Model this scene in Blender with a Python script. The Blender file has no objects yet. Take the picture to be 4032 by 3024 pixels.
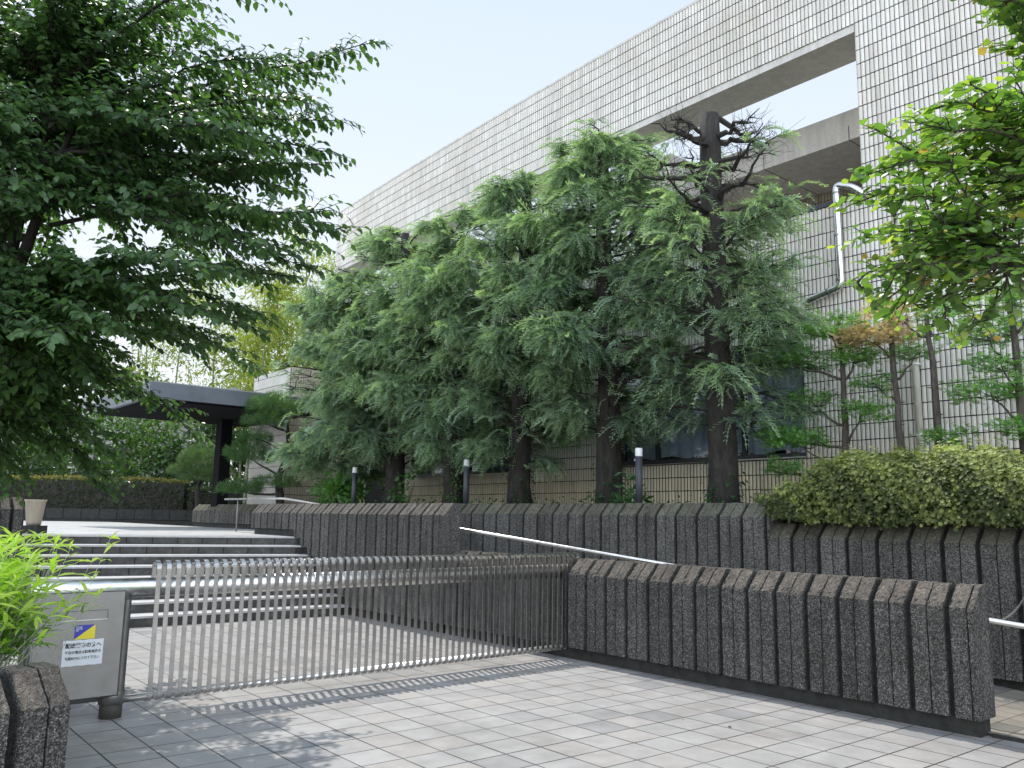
import bpy, math, random
import numpy as np
from mathutils import Vector, Matrix

# ------------------------------------------------------------------ camera, sky, sun, exposure
SC = bpy.context.scene
COL = SC.collection
F_PX, PITCH, ROLL, EYE = 849.63, 0.15615, 0.01677, 1.526
cam_data = bpy.data.cameras.new('camera')
cam = bpy.data.objects.new('camera', cam_data)
COL.objects.link(cam)
cp, sp, cr, sr = math.cos(PITCH), math.sin(PITCH), math.cos(ROLL), math.sin(ROLL)
fwd = Vector((0, cp, sp)); up0 = Vector((0, -sp, cp)); rt0 = Vector((1, 0, 0))
right = rt0 * cr + up0 * sr
upv = -rt0 * sr + up0 * cr
M = Matrix((right, upv, -fwd)).transposed().to_4x4()
M.translation = Vector((0, 0, EYE))
cam.matrix_world = M
cam_data.sensor_width = 36.0
cam_data.lens = F_PX / 1024 * 36
cam_data.clip_start = 0.05
cam_data.clip_end = 2000
SC.camera = cam

SUN_EL = math.radians(63.5)
SUN_AZ = (-0.37, 0.929)          # horizontal direction towards the sun
world = bpy.data.worlds.new('World'); SC.world = world
world.use_nodes = True
wn = world.node_tree
for n in list(wn.nodes): wn.nodes.remove(n)
sky = wn.nodes.new('ShaderNodeTexSky'); sky.sky_type = 'NISHITA'
sky.sun_disc = False; sky.sun_elevation = SUN_EL
sky.sun_rotation = math.atan2(SUN_AZ[0], SUN_AZ[1])
sky.air_density = 1.0; sky.dust_density = 1.0; sky.ozone_density = 1.0; sky.altitude = 50
bg = wn.nodes.new('ShaderNodeBackground'); bg.inputs[1].default_value = 0.108
wo = wn.nodes.new('ShaderNodeOutputWorld')
# bright summer haze mixed over the clear sky: whiter towards the horizon
tcn = wn.nodes.new('ShaderNodeTexCoord'); sxn = wn.nodes.new('ShaderNodeSeparateXYZ'); wn.links.new(tcn.outputs['Generated'], sxn.inputs[0])
hzr = wn.nodes.new('ShaderNodeValToRGB'); wn.links.new(sxn.outputs[2], hzr.inputs[0])
hzr.color_ramp.elements[0].position = 0.0; hzr.color_ramp.elements[0].color = (7.0, 7.05, 7.2, 1)
hzr.color_ramp.elements[1].position = 0.65; hzr.color_ramp.elements[1].color = (4.5, 5.35, 6.6, 1)
mxn = wn.nodes.new('ShaderNodeMix'); mxn.data_type = 'RGBA'; mxn.inputs[0].default_value = 0.86
wn.links.new(sky.outputs[0], mxn.inputs[6]); wn.links.new(hzr.outputs[0], mxn.inputs[7])
bk = wn.nodes.new('ShaderNodeMapRange'); bk.interpolation_type = 'SMOOTHSTEP'; wn.links.new(sxn.outputs[1], bk.inputs['Value'])  # unseen sky behind the camera brightened, added fill for facade and walls
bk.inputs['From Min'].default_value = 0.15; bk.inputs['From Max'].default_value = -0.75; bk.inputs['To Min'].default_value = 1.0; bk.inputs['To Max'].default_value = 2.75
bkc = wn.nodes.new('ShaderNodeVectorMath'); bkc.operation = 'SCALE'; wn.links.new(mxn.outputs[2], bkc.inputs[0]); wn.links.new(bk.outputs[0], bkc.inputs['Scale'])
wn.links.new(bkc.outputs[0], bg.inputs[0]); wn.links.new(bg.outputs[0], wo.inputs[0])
sun_data = bpy.data.lights.new('sun', 'SUN')
sun_data.energy = 2.9; sun_data.angle = math.radians(0.5); sun_data.color = (1.0, 0.96, 0.9)
sun = bpy.data.objects.new('sun', sun_data); COL.objects.link(sun)
S = Vector((SUN_AZ[0] * math.cos(SUN_EL), SUN_AZ[1] * math.cos(SUN_EL), math.sin(SUN_EL)))
sun.rotation_euler = S.to_track_quat('Z', 'Y').to_euler()
sun.location = (0, 10, 30)
SC.view_settings.view_transform = 'Standard'
SC.view_settings.look = 'None'
SC.view_settings.gamma = 1.0
SC.view_settings.use_curve_mapping = False
SC.view_settings.exposure = 0.62
SC.cycles.max_bounces = 8
SC.cycles.transparent_max_bounces = 8

# ------------------------------------------------------------------ site frame: t runs along the walls towards the viewer, s away from the court
P0 = np.array([-2.44, 13.53]); D = np.array([0.6423, -0.7664]); MM = np.array([0.7664, 0.6423])
def W(t, s, z=0.0):
    q = P0 + D * t + MM * s
    return (float(q[0]), float(q[1]), float(z))
def WA(t, s, z):
    t = np.asarray(t, float); s = np.asarray(s, float); z = np.asarray(z, float)
    t, s, z = np.broadcast_arrays(t, s, z)
    return np.stack([P0[0] + D[0] * t + MM[0] * s, P0[1] + D[1] * t + MM[1] * s, z], -1)
rng = np.random.default_rng(7)
random.seed(7)

# ------------------------------------------------------------------ mesh collector
class MB:
    def __init__(self):
        self.v = []; self.n = 0; self.q = []; self.t = []; self.qm = []; self.tm = []; self.c = []; self.ng = []; self.uv = None
    def add(self, v, q=None, t=None, mat=0, col=None):
        v = np.asarray(v, float).reshape(-1, 3)
        if q is not None and len(q):
            q = np.asarray(q, int).reshape(-1, 4) + self.n
            self.q.append(q); self.qm.append(np.full(len(q), mat))
        if t is not None and len(t):
            t = np.asarray(t, int).reshape(-1, 3) + self.n
            self.t.append(t); self.tm.append(np.full(len(t), mat))
        if col is None: col = (0.5, 0.5, 0.5)
        col = np.asarray(col, float)
        if col.ndim == 1: col = np.tile(col[:3], (len(v), 1))
        self.c.append(col)
        self.v.append(v); self.n += len(v)
        return self
    def box(self, x0, x1, y0, y1, z0, z1, mat=0, fn=None, col=None):
        c = np.array([(x, y, z) for z in (z0, z1) for y in (y0, y1) for x in (x0, x1)], float)
        if fn is not None: c = np.array([fn(*p) for p in c])
        return self.add(c, q=[(0, 2, 3, 1), (4, 5, 7, 6), (0, 1, 5, 4), (2, 6, 7, 3), (0, 4, 6, 2), (1, 3, 7, 5)], mat=mat, col=col)
    def sbox(self, t0, t1, s0, s1, z0, z1, mat=0, col=None):
        return self.box(t0, t1, s0, s1, z0, z1, mat, W, col)
    def tube(self, pts, r, n=8, mat=0, cap=True, col=None):
        pts = np.asarray(pts, float); k = len(pts)
        r = np.broadcast_to(np.asarray(r, float), (k,))
        tg = np.gradient(pts, axis=0); tg /= np.linalg.norm(tg, axis=1)[:, None] + 1e-9
        ref = np.array([0, 0, 1.0]) if abs(tg[0][2]) < 0.9 else np.array([1.0, 0, 0])
        u = np.cross(tg[0], ref); u /= np.linalg.norm(u)
        rings = []
        for i in range(k):
            u = u - tg[i] * (u @ tg[i]); u /= np.linalg.norm(u) + 1e-9
            w = np.cross(tg[i], u)
            a = np.arange(n) * 2 * np.pi / n
            rings.append(pts[i] + r[i] * (np.cos(a)[:, None] * u + np.sin(a)[:, None] * w))
        v = np.concatenate(rings)
        i = np.arange(k - 1)[:, None] * n; j = np.arange(n)[None]; j2 = (j + 1) % n
        q = np.stack([i + j, i + j2, i + n + j2, i + n + j], -1).reshape(-1, 4)
        tr = []
        if cap:
            v = np.concatenate([v, pts[:1], pts[-1:]])
            for a in range(n):
                tr.append((k * n, (a + 1) % n, a)); tr.append((k * n + 1, (k - 1) * n + a, (k - 1) * n + (a + 1) % n))
        return self.add(v, q=q, t=tr, mat=mat, col=col)
    def lathe(self, c, prof, n=20, mat=0, col=None):
        prof = np.asarray(prof, float); k = len(prof); a = np.arange(n) * 2 * np.pi / n
        v = np.stack([c[0] + prof[:, None, 0] * np.cos(a), c[1] + prof[:, None, 0] * np.sin(a), c[2] + prof[:, None, 1] + 0 * a], -1).reshape(-1, 3)
        i = np.arange(k - 1)[:, None] * n; j = np.arange(n)[None]; j2 = (j + 1) % n
        return self.add(v, q=np.stack([i + j, i + j2, i + n + j2, i + n + j], -1).reshape(-1, 4), mat=mat, col=col)
    def build(self, name, mats, parent=None, smooth=False):
        me = bpy.data.meshes.new(name)
        V = np.concatenate(self.v)
        nq = sum(len(a) for a in self.q); nt = sum(len(a) for a in self.t)
        loops = []; 
        if nq: loops.append(np.concatenate(self.q).ravel())
        if nt: loops.append(np.concatenate(self.t).ravel())
        L = np.concatenate(loops)
        me.vertices.add(len(V)); me.vertices.foreach_set('co', V.ravel())
        me.loops.add(len(L)); me.loops.foreach_set('vertex_index', L.astype(np.int32))
        tot = np.concatenate([np.full(nq, 4), np.full(nt, 3)]).astype(np.int32)
        st = np.concatenate([[0], np.cumsum(tot)[:-1]]).astype(np.int32)
        me.polygons.add(nq + nt); me.polygons.foreach_set('loop_start', st); me.polygons.foreach_set('loop_total', tot)
        mi = np.concatenate((self.qm if nq else []) + (self.tm if nt else [])).astype(np.int32)
        me.polygons.foreach_set('material_index', mi)
        me.polygons.foreach_set('use_smooth', np.full(nq + nt, bool(smooth)))
        at = me.attributes.new('tint', 'FLOAT_COLOR', 'POINT')
        C = np.concatenate(self.c); at.data.foreach_set('color', np.c_[C, np.ones(len(C))].ravel().astype(np.float32))
        me.update(calc_edges=True); me.validate()
        if not isinstance(mats, (list, tuple)): mats = [mats]
        for m in mats: me.materials.append(m)
        o = bpy.data.objects.new(name, me); COL.objects.link(o)
        if parent is not None:
            o.parent = parent
            o.matrix_parent_inverse = Matrix.Translation(parent.location).inverted() if parent.location.length else Matrix()
        return o

def thing(name, label, cat, loc=(0, 0, 0), group=None):
    o = bpy.data.objects.new(name, None); COL.objects.link(o); o.location = loc
    o.empty_display_size = 0.2
    o['label'] = label; o['category'] = cat
    if group: o['group'] = group
    return o
def tag(o, label, cat, group=None, kind=None):
    if label: o['label'] = label
    if cat: o['category'] = cat
    if group: o['group'] = group
    if kind: o['kind'] = kind
    return o
def structure(o, label=None, cat=None):
    o['kind'] = 'structure'
    if label: o['label'] = label
    if cat: o['category'] = cat
    return o

# ------------------------------------------------------------------ materials
def new_mat(name):
    m = bpy.data.materials.new(name); m.use_nodes = True
    nt = m.node_tree; b = nt.nodes['Principled BSDF']
    return m, nt, b
def N(nt, typ, **kw):
    n = nt.nodes.new(typ)
    for k, v in kw.items():
        if k.startswith('i_'):
            key = k[2:]; key = int(key) if key.isdigit() else key.replace('_', ' ')
            n.inputs[key].default_value = v
        else: setattr(n, k, v)
    return n
def ramp(nt, fac, stops, interp='LINEAR'):
    r = nt.nodes.new('ShaderNodeValToRGB'); r.color_ramp.interpolation = interp
    e = r.color_ramp.elements
    while len(e) < len(stops): e.new(0.5)
    for i, (p, c) in enumerate(stops):
        e[i].position = p; e[i].color = (c[0], c[1], c[2], 1) if hasattr(c, '__len__') else (c, c, c, 1)
    nt.links.new(fac, r.inputs[0]); return r
def mixc(nt, fac, a, b, blend='MIX'):
    m = nt.nodes.new('ShaderNodeMix'); m.data_type = 'RGBA'; m.blend_type = blend
    for idx, val in ((0, fac), (6, a), (7, b)):
        if hasattr(val, 'is_linked') or hasattr(val, 'links'): nt.links.new(val, m.inputs[idx])
        elif idx == 0: m.inputs[0].default_value = val
        else: m.inputs[idx].default_value = (*val[:3], 1)
    return m.outputs[2]
def math_(nt, op, a, b=None, c=None):
    n = nt.nodes.new('ShaderNodeMath'); n.operation = op
    for i, v in enumerate((a, b, c)):
        if v is None: continue
        if hasattr(v, 'links'): nt.links.new(v, n.inputs[i])
        else: n.inputs[i].default_value = v
    return n.outputs[0]
def noise(nt, vec, scale, detail=4, rough=0.55):
    n = nt.nodes.new('ShaderNodeTexNoise'); n.inputs['Scale'].default_value = scale; n.inputs['Detail'].default_value = detail; n.inputs['Roughness'].default_value = rough
    if vec is not None: nt.links.new(vec, n.inputs['Vector'])
    return n.outputs[0]
def bump(nt, b, h, strength, dist):
    n = nt.nodes.new('ShaderNodeBump'); n.inputs['Strength'].default_value = strength; n.inputs['Distance'].default_value = dist
    nt.links.new(h, n.inputs['Height']); nt.links.new(n.outputs[0], b.inputs['Normal']); return n
def pos(nt): return nt.nodes.new('ShaderNodeNewGeometry').outputs['Position']

def mat_plain(name, col, rough=0.6, metal=0.0, var=0.15, scale=6.0, spec=0.5, bmp=0.0):
    m, nt, b = new_mat(name)
    p = pos(nt); n = noise(nt, p, scale)
    r = ramp(nt, n, [(0.3, [c * (1 - var) for c in col]), (0.7, [c * (1 + var) for c in col])])
    nt.links.new(r.outputs[0], b.inputs['Base Color'])
    b.inputs['Roughness'].default_value = rough; b.inputs['Metallic'].default_value = metal
    b.inputs['Specular IOR Level'].default_value = spec
    if bmp: bump(nt, b, noise(nt, p, scale * 8, 6), bmp, 0.01)
    return m

def mat_paving(name, base, second, dark, size=0.3001, yaw=0.68203, org=(-0.2908, 7.173), joint=0.011, jcol=(0.03, 0.028, 0.026)):
    m, nt, b = new_mat(name)
    p = pos(nt)
    mp = N(nt, 'ShaderNodeMapping', vector_type='TEXTURE')
    mp.inputs['Location'].default_value = (org[0], org[1], 0); mp.inputs['Rotation'].default_value = (0, 0, yaw)
    mp.inputs['Scale'].default_value = (size, size, size)
    nt.links.new(p, mp.inputs['Vector'])
    sx = N(nt, 'ShaderNodeSeparateXYZ'); nt.links.new(mp.outputs[0], sx.inputs[0])
    fx = math_(nt, 'FRACT', sx.outputs[0]); fy = math_(nt, 'FRACT', sx.outputs[1])
    ex = math_(nt, 'MINIMUM', fx, math_(nt, 'SUBTRACT', 1.0, fx)); ey = math_(nt, 'MINIMUM', fy, math_(nt, 'SUBTRACT', 1.0, fy))
    jn = noise(nt, p, 1.3, 2); jn2 = noise(nt, p, 60, 2)
    jw = math_(nt, 'MULTIPLY_ADD', jn, joint * 1.5, joint * 0.05)
    jw = math_(nt, 'MULTIPLY_ADD', jn2, joint * 0.5, jw)
    gx = math_(nt, 'LESS_THAN', ex, jw); gy = math_(nt, 'LESS_THAN', ey, jw)
    g = math_(nt, 'MAXIMUM', gx, gy)
    fl = N(nt, 'ShaderNodeVectorMath', operation='FLOOR'); nt.links.new(mp.outputs[0], fl.inputs[0])
    cl = N(nt, 'ShaderNodeCombineXYZ'); s2 = N(nt, 'ShaderNodeSeparateXYZ'); nt.links.new(fl.outputs[0], s2.inputs[0])
    nt.links.new(s2.outputs[0], cl.inputs[0]); nt.links.new(s2.outputs[1], cl.inputs[1])
    wn_ = N(nt, 'ShaderNodeTexWhiteNoise', noise_dimensions='2D'); nt.links.new(cl.outputs[0], wn_.inputs['Vector'])
    r = ramp(nt, wn_.outputs['Value'], [(0.0, dark), (0.07, dark), (0.14, base), (0.45, [c * 1.05 for c in base]), (0.62, base), (0.78, second), (1.0, [c * 1.08 for c in second])])
    # within a tile: faint cloudiness, specks
    cloud = ramp(nt, noise(nt, p, 5, 5), [(0.3, 0.86), (0.7, 1.06)])
    speck = ramp(nt, noise(nt, p, 160, 3), [(0.35, 0.88), (0.6, 1.05)])
    stain = ramp(nt, noise(nt, p, 0.9, 6, 0.7), [(0.32, 0.78), (0.55, 1.0)])
    c = mixc(nt, 1.0, r.outputs[0], cloud.outputs[0], 'MULTIPLY')
    c = mixc(nt, 1.0, c, speck.outputs[0], 'MULTIPLY')
    c = mixc(nt, 1.0, c, stain.outputs[0], 'MULTIPLY')
    c = mixc(nt, g, c, jcol)
    nt.links.new(c, b.inputs['Base Color'])
    rr = ramp(nt, noise(nt, p, 3, 4), [(0.3, 0.42), (0.7, 0.62)])
    nt.links.new(rr.outputs[0], b.inputs['Roughness'])
    h = math_(nt, 'SUBTRACT', math_(nt, 'MULTIPLY', noise(nt, p, 90, 3), 0.12), g)
    bump(nt, b, h, 0.6, 0.004)
    return m

def mat_aggregate(name, top=(0.285, 0.24, 0.195), lo=0.065, hi=0.48, mid=0.20, scale=120, topamt=0.9):
    m, nt, b = new_mat(name)
    p = pos(nt)
    vo = N(nt, 'ShaderNodeTexVoronoi', feature='F1'); vo.inputs['Scale'].default_value = scale
    nd = N(nt, 'ShaderNodeTexNoise'); nd.inputs['Scale'].default_value = 60; nt.links.new(p, nd.inputs['Vector'])
    mx = N(nt, 'ShaderNodeVectorMath', operation='MULTIPLY_ADD'); nt.links.new(nd.outputs['Color'], mx.inputs[0]); mx.inputs[1].default_value = (0.012,) * 3; nt.links.new(p, mx.inputs[2])
    nt.links.new(mx.outputs[0], vo.inputs['Vector'])
    r = ramp(nt, math_(nt, 'FRACT', math_(nt, 'MULTIPLY', N_sep(nt, vo.outputs['Color']), 3.7)), [(0.0, lo), (0.35, mid * 0.6), (0.6, mid), (0.85, mid * 1.6), (0.97, hi)])
    big = ramp(nt, noise(nt, p, 1.6, 5, 0.6), [(0.3, (0.86, 0.82, 0.72)), (0.65, (1.16, 1.10, 1.0))])
    c = mixc(nt, 1.0, r.outputs[0], big.outputs[0], 'MULTIPLY')
    ge = nt.nodes.new('ShaderNodeNewGeometry'); s = N(nt, 'ShaderNodeSeparateXYZ'); nt.links.new(ge.outputs['True Normal'], s.inputs[0])
    upm = ramp(nt, s.outputs[2], [(0.3, 0.0), (0.6, topamt)])
    cr_ = N(nt, 'ShaderNodeTexWhiteNoise'); 
    tn = ramp(nt, noise(nt, p, 45, 5, 0.7), [(0.3, [q * 0.45 for q in top]), (0.55, top), (0.75, [min(1, q * 2.3) for q in top])])
    c = mixc(nt, upm.outputs[0], c, tn.outputs[0])
    at = N(nt, 'ShaderNodeAttribute', attribute_name='tint')
    sc_ = nt.nodes.new('ShaderNodeSeparateColor'); nt.links.new(at.outputs['Color'], sc_.inputs[0])
    pv = math_(nt, 'MULTIPLY_ADD', sc_.outputs[1], 0.34, 0.82)
    smp = N(nt, 'ShaderNodeMapping'); smp.inputs['Scale'].default_value = (9, 9, 1.1); nt.links.new(p, smp.inputs['Vector'])
    sw_ = ramp(nt, noise(nt, smp.outputs[0], 1.0, 5, 0.65), [(0.30, 0.62), (0.5, 1.0), (0.72, 1.12)])
    c = mixc(nt, 1.0, c, sw_.outputs[0], 'MULTIPLY'); c = mixc(nt, 1.0, c, pv, 'MULTIPLY')
    gcol = ramp(nt, noise(nt, p, 18, 4), [(0.3, (0.035, 0.034, 0.030)), (0.7, (0.085, 0.082, 0.072))])
    c = mixc(nt, N_sep(nt, at.outputs['Color']), gcol.outputs[0], c)
    nt.links.new(c, b.inputs['Base Color'])
    b.inputs['Roughness'].default_value = 0.85; b.inputs['Specular IOR Level'].default_value = 0.35
    h = math_(nt, 'ADD', math_(nt, 'MULTIPLY', vo.outputs['Distance'], -6.0 * scale / 105), math_(nt, 'MULTIPLY', noise(nt, p, 38, 5, 0.7), 2.2))
    bump(nt, b, h, 0.95, 0.012)
    return m
def N_sep(nt, colsock):
    s = nt.nodes.new('ShaderNodeSeparateColor'); nt.links.new(colsock, s.inputs[0]); return s.outputs[0]

def mat_tinted(name, rough=0.55, trans=0.0, spec=0.4, sat=1.0, fine=0.0, gloss_var=False):
    m, nt, b = new_mat(name)
    a = N(nt, 'ShaderNodeAttribute', attribute_name='tint')
    c = a.outputs['Color']
    if fine:
        f = ramp(nt, noise(nt, pos(nt), 30, 3), [(0.3, 1 - fine), (0.7, 1 + fine)])
        c = mixc(nt, 1.0, c, f.outputs[0], 'MULTIPLY')
    nt.links.new(c, b.inputs['Base Color'])
    b.inputs['Roughness'].default_value = rough; b.inputs['Specular IOR Level'].default_value = spec
    if trans:
        tr = N(nt, 'ShaderNodeBsdfTranslucent')
        hs = N(nt, 'ShaderNodeMix', data_type='RGBA', blend_type='MULTIPLY'); hs.inputs[0].default_value = 1
        nt.links.new(c, hs.inputs[6]); hs.inputs[7].default_value = (1.7, 2.0, 0.7, 1)
        nt.links.new(hs.outputs[2], tr.inputs[0])
        ms = N(nt, 'ShaderNodeMixShader'); ms.inputs[0].default_value = trans
        out = nt.nodes['Material Output']
        nt.links.new(b.outputs[0], ms.inputs[1]); nt.links.new(tr.outputs[0], ms.inputs[2]); nt.links.new(ms.outputs[0], out.inputs[0])
    return m

def mat_cladding(name):
    m, nt, b = new_mat(name)
    a = N(nt, 'ShaderNodeAttribute', attribute_name='tint')
    p = pos(nt)
    mp = N(nt, 'ShaderNodeMapping'); mp.inputs['Scale'].default_value = (14, 14, 0.9); nt.links.new(p, mp.inputs['Vector'])
    st = ramp(nt, noise(nt, mp.outputs[0], 1.0, 4, 0.6), [(0.3, (0.88, 0.87, 0.84)), (0.6, (1.05, 1.04, 1.03))])
    fn = ramp(nt, noise(nt, p, 70, 3), [(0.3, 0.92), (0.7, 1.05)])
    lg = ramp(nt, noise(nt, p, 0.55, 6, 0.65), [(0.3, (0.84, 0.82, 0.78)), (0.6, (1.03, 1.03, 1.03))])
    c = mixc(nt, 1.0, a.outputs['Color'], st.outputs[0], 'MULTIPLY'); c = mixc(nt, 1.0, c, fn.outputs[0], 'MULTIPLY'); c = mixc(nt, 1.0, c, lg.outputs[0], 'MULTIPLY')
    nt.links.new(c, b.inputs['Base Color']); b.inputs['Roughness'].default_value = 0.45
    return m

def mat_concrete(name, col, streak=0.75):
    m, nt, b = new_mat(name); p = pos(nt)
    mp = N(nt, 'ShaderNodeMapping'); mp.inputs['Scale'].default_value = (7, 7, 0.7); nt.links.new(p, mp.inputs['Vector'])
    st = ramp(nt, noise(nt, mp.outputs[0], 1.0, 5, 0.65), [(0.3, [c * streak for c in col]), (0.65, col)])
    fn = ramp(nt, noise(nt, p, 25, 5), [(0.3, 0.9), (0.7, 1.06)])
    nt.links.new(mixc(nt, 1.0, st.outputs[0], fn.outputs[0], 'MULTIPLY'), b.inputs['Base Color'])
    b.inputs['Roughness'].default_value = 0.8
    bump(nt, b, noise(nt, p, 120, 4), 0.3, 0.003)
    return m

def mat_steel(name, rough=0.3, col=(0.56, 0.55, 0.53)):
    m, nt, b = new_mat(name); p = pos(nt)
    mp = N(nt, 'ShaderNodeMapping'); mp.inputs['Scale'].default_value = (40, 40, 900); nt.links.new(p, mp.inputs['Vector'])
    n = noise(nt, mp.outputs[0], 1, 2)
    big = noise(nt, p, 9, 4)
    rr = math_(nt, 'MULTIPLY_ADD', big, 0.25, rough - 0.1)
    nt.links.new(rr, b.inputs['Roughness'])
    c = ramp(nt, big, [(0.3, [q * 0.8 for q in col]), (0.7, col)])
    nt.links.new(c.outputs[0], b.inputs['Base Color'])
    b.inputs['Metallic'].default_value = 0.95
    bump(nt, b, n, 0.08, 0.001)
    return m

def mat_bark(name, col, scale=14, zs=0.3):
    m, nt, b = new_mat(name); p = pos(nt)
    mp = N(nt, 'ShaderNodeMapping'); mp.inputs['Scale'].default_value = (1, 1, zs); nt.links.new(p, mp.inputs['Vector'])
    n = noise(nt, mp.outputs[0], scale, 6, 0.7)
    r = ramp(nt, n, [(0.3, [c * 0.35 for c in col]), (0.5, col), (0.72, [c * 1.9 for c in col])])
    nt.links.new(r.outputs[0], b.inputs['Base Color']); b.inputs['Roughness'].default_value = 0.9
    bump(nt, b, n, 0.9, 0.03)
    return m

def mat_riser(name):
    m, nt, b = new_mat(name); p = pos(nt)
    r = ramp(nt, noise(nt, p, 7, 6, 0.7), [(0.3, (0.022, 0.021, 0.02)), (0.55, (0.055, 0.052, 0.048)), (0.75, (0.13, 0.125, 0.115))])
    nt.links.new(r.outputs[0], b.inputs['Base Color']); b.inputs['Roughness'].default_value = 0.6
    return m

M_PAVE = mat_paving('court_tiles', (0.300, 0.288, 0.276), (0.302, 0.281, 0.262), (0.240, 0.234, 0.231), joint=0.018)
M_PAVE2 = mat_paving('ramp_tiles', (0.22, 0.20, 0.17), (0.25, 0.22, 0.18), (0.16, 0.15, 0.13), size=0.2, joint=0.016)
M_PLAZA = mat_paving('terrace_tiles', (0.40, 0.40, 0.39), (0.38, 0.37, 0.36), (0.33, 0.33, 0.33), joint=0.008, jcol=(0.15, 0.145, 0.14))
M_AGG = mat_aggregate('exposed_aggregate')
M_AGG_MOSS = mat_aggregate('exposed_aggregate_mossy', top=(0.34, 0.325, 0.235), mid=0.27)
M_AGG_FAR = mat_aggregate('exposed_aggregate_grey', top=(0.25, 0.22, 0.185), mid=0.21)
M_BASE = mat_plain('dark_concrete', (0.022, 0.022, 0.019), 0.85, var=0.5, scale=12)  # very dark concrete for wall footings, edging, pot stand and far blocks
M_CLAD = mat_cladding('ribbed_tile')
M_MORTAR = mat_plain('dark_mortar', (0.035, 0.034, 0.032), 0.9, var=0.3, scale=10)
M_CONC = mat_concrete('pale_concrete', (0.66, 0.63, 0.58))
M_CONC_D = mat_concrete('soffit_concrete', (0.30, 0.29, 0.27))
M_STEEL = mat_steel('stainless_steel', 0.28, (0.70, 0.69, 0.67))
M_STEEL_B = mat_steel('brushed_steel', 0.42, (0.32, 0.312, 0.295))
M_STRAP = mat_steel('strap_steel', 0.19, (0.52, 0.505, 0.485))
M_CHROME = mat_steel('bright_pipe', 0.16, (0.75, 0.75, 0.76))
M_WPIPE = mat_plain('cream_paint', (0.60, 0.57, 0.49), 0.45, var=0.06)
M_FRAME = mat_plain('dark_window_frame', (0.02, 0.022, 0.026), 0.35, var=0.2)
M_DARKMETAL = mat_plain('dark_grey_metal', (0.045, 0.048, 0.056), 0.5, var=0.2, scale=20)
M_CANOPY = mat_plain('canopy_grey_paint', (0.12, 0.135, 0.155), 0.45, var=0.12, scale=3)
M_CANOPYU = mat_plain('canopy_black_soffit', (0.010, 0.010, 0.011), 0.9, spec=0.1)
M_CANOPYT = mat_plain('canopy_gravel_roof', (0.30, 0.30, 0.29), 0.9, var=0.3, scale=40)
M_SOIL = mat_plain('soil', (0.045, 0.036, 0.026), 0.95, var=0.4, scale=20, bmp=0.6)
M_GROUND = mat_plain('ground', (0.20, 0.19, 0.17), 0.95, var=0.3, scale=2)
M_RISER = mat_riser('weathered_riser')
M_TREAD = mat_plain('tread_stone', (0.42, 0.41, 0.40), 0.55, var=0.1, scale=12)
M_BARK_C = mat_bark('conifer_bark', (0.030, 0.026, 0.022))
M_BARK_D = mat_bark('dark_bark', (0.030, 0.025, 0.022))
M_BARK_Y = mat_bark('grey_brown_bark', (0.075, 0.062, 0.050), 25)
M_NEEDLE = mat_tinted('needles', 0.5, 0.32, 0.4)
M_LEAF = mat_tinted('glossy_leaves', 0.38, 0.38, 0.45)
M_LEAF_S = mat_tinted('small_leaves', 0.5, 0.35, 0.4)
M_BLADE = mat_tinted('bamboo_grass_blades', 0.45, 0.45, 0.35)
M_CULM = mat_tinted('bamboo_culms', 0.4, 0, 0.4)
M_POT = mat_concrete('cream_pot', (0.42, 0.36, 0.27), 0.6)
M_LAMP = mat_plain('frosted_white', (0.80, 0.80, 0.80), 0.4, var=0.03)
M_BLD = mat_concrete('far_building_grey', (0.42, 0.41, 0.40))

def mat_glass(name):
    m, nt, b = new_mat(name)
    tr = N(nt, 'ShaderNodeBsdfTransparent'); tr.inputs[0].default_value = (0.80, 0.84, 0.88, 1)
    gl = N(nt, 'ShaderNodeBsdfGlossy'); gl.inputs['Roughness'].default_value = 0.02
    fr = N(nt, 'ShaderNodeFresnel'); fr.inputs[0].default_value = 1.5
    ms = N(nt, 'ShaderNodeMixShader'); nt.links.new(math_(nt, 'MULTIPLY_ADD', fr.outputs[0], 0.75, 0.02), ms.inputs[0])
    nt.links.new(tr.outputs[0], ms.inputs[1]); nt.links.new(gl.outputs[0], ms.inputs[2]); nt.links.new(ms.outputs[0], nt.nodes['Material Output'].inputs[0])
    return m
M_GLASS = mat_glass('window_glass')
M_CURTAIN = mat_plain('lace_curtain', (0.84, 0.86, 0.92), 0.9, var=0.12, scale=3)
M_SIGNW = mat_plain('white_paper', (0.68, 0.70, 0.72), 0.5, var=0.04, scale=20)
M_BLUE = mat_plain('sticker_blue', (0.035, 0.045, 0.32), 0.4, var=0.03)
M_YELLOW = mat_plain('sticker_yellow', (0.72, 0.60, 0.03), 0.4, var=0.03)
M_INK = mat_plain('black_ink', (0.012, 0.012, 0.014), 0.5, var=0.0)
M_WINK = mat_plain('white_ink', (0.75, 0.75, 0.78), 0.5, var=0.0)

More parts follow.
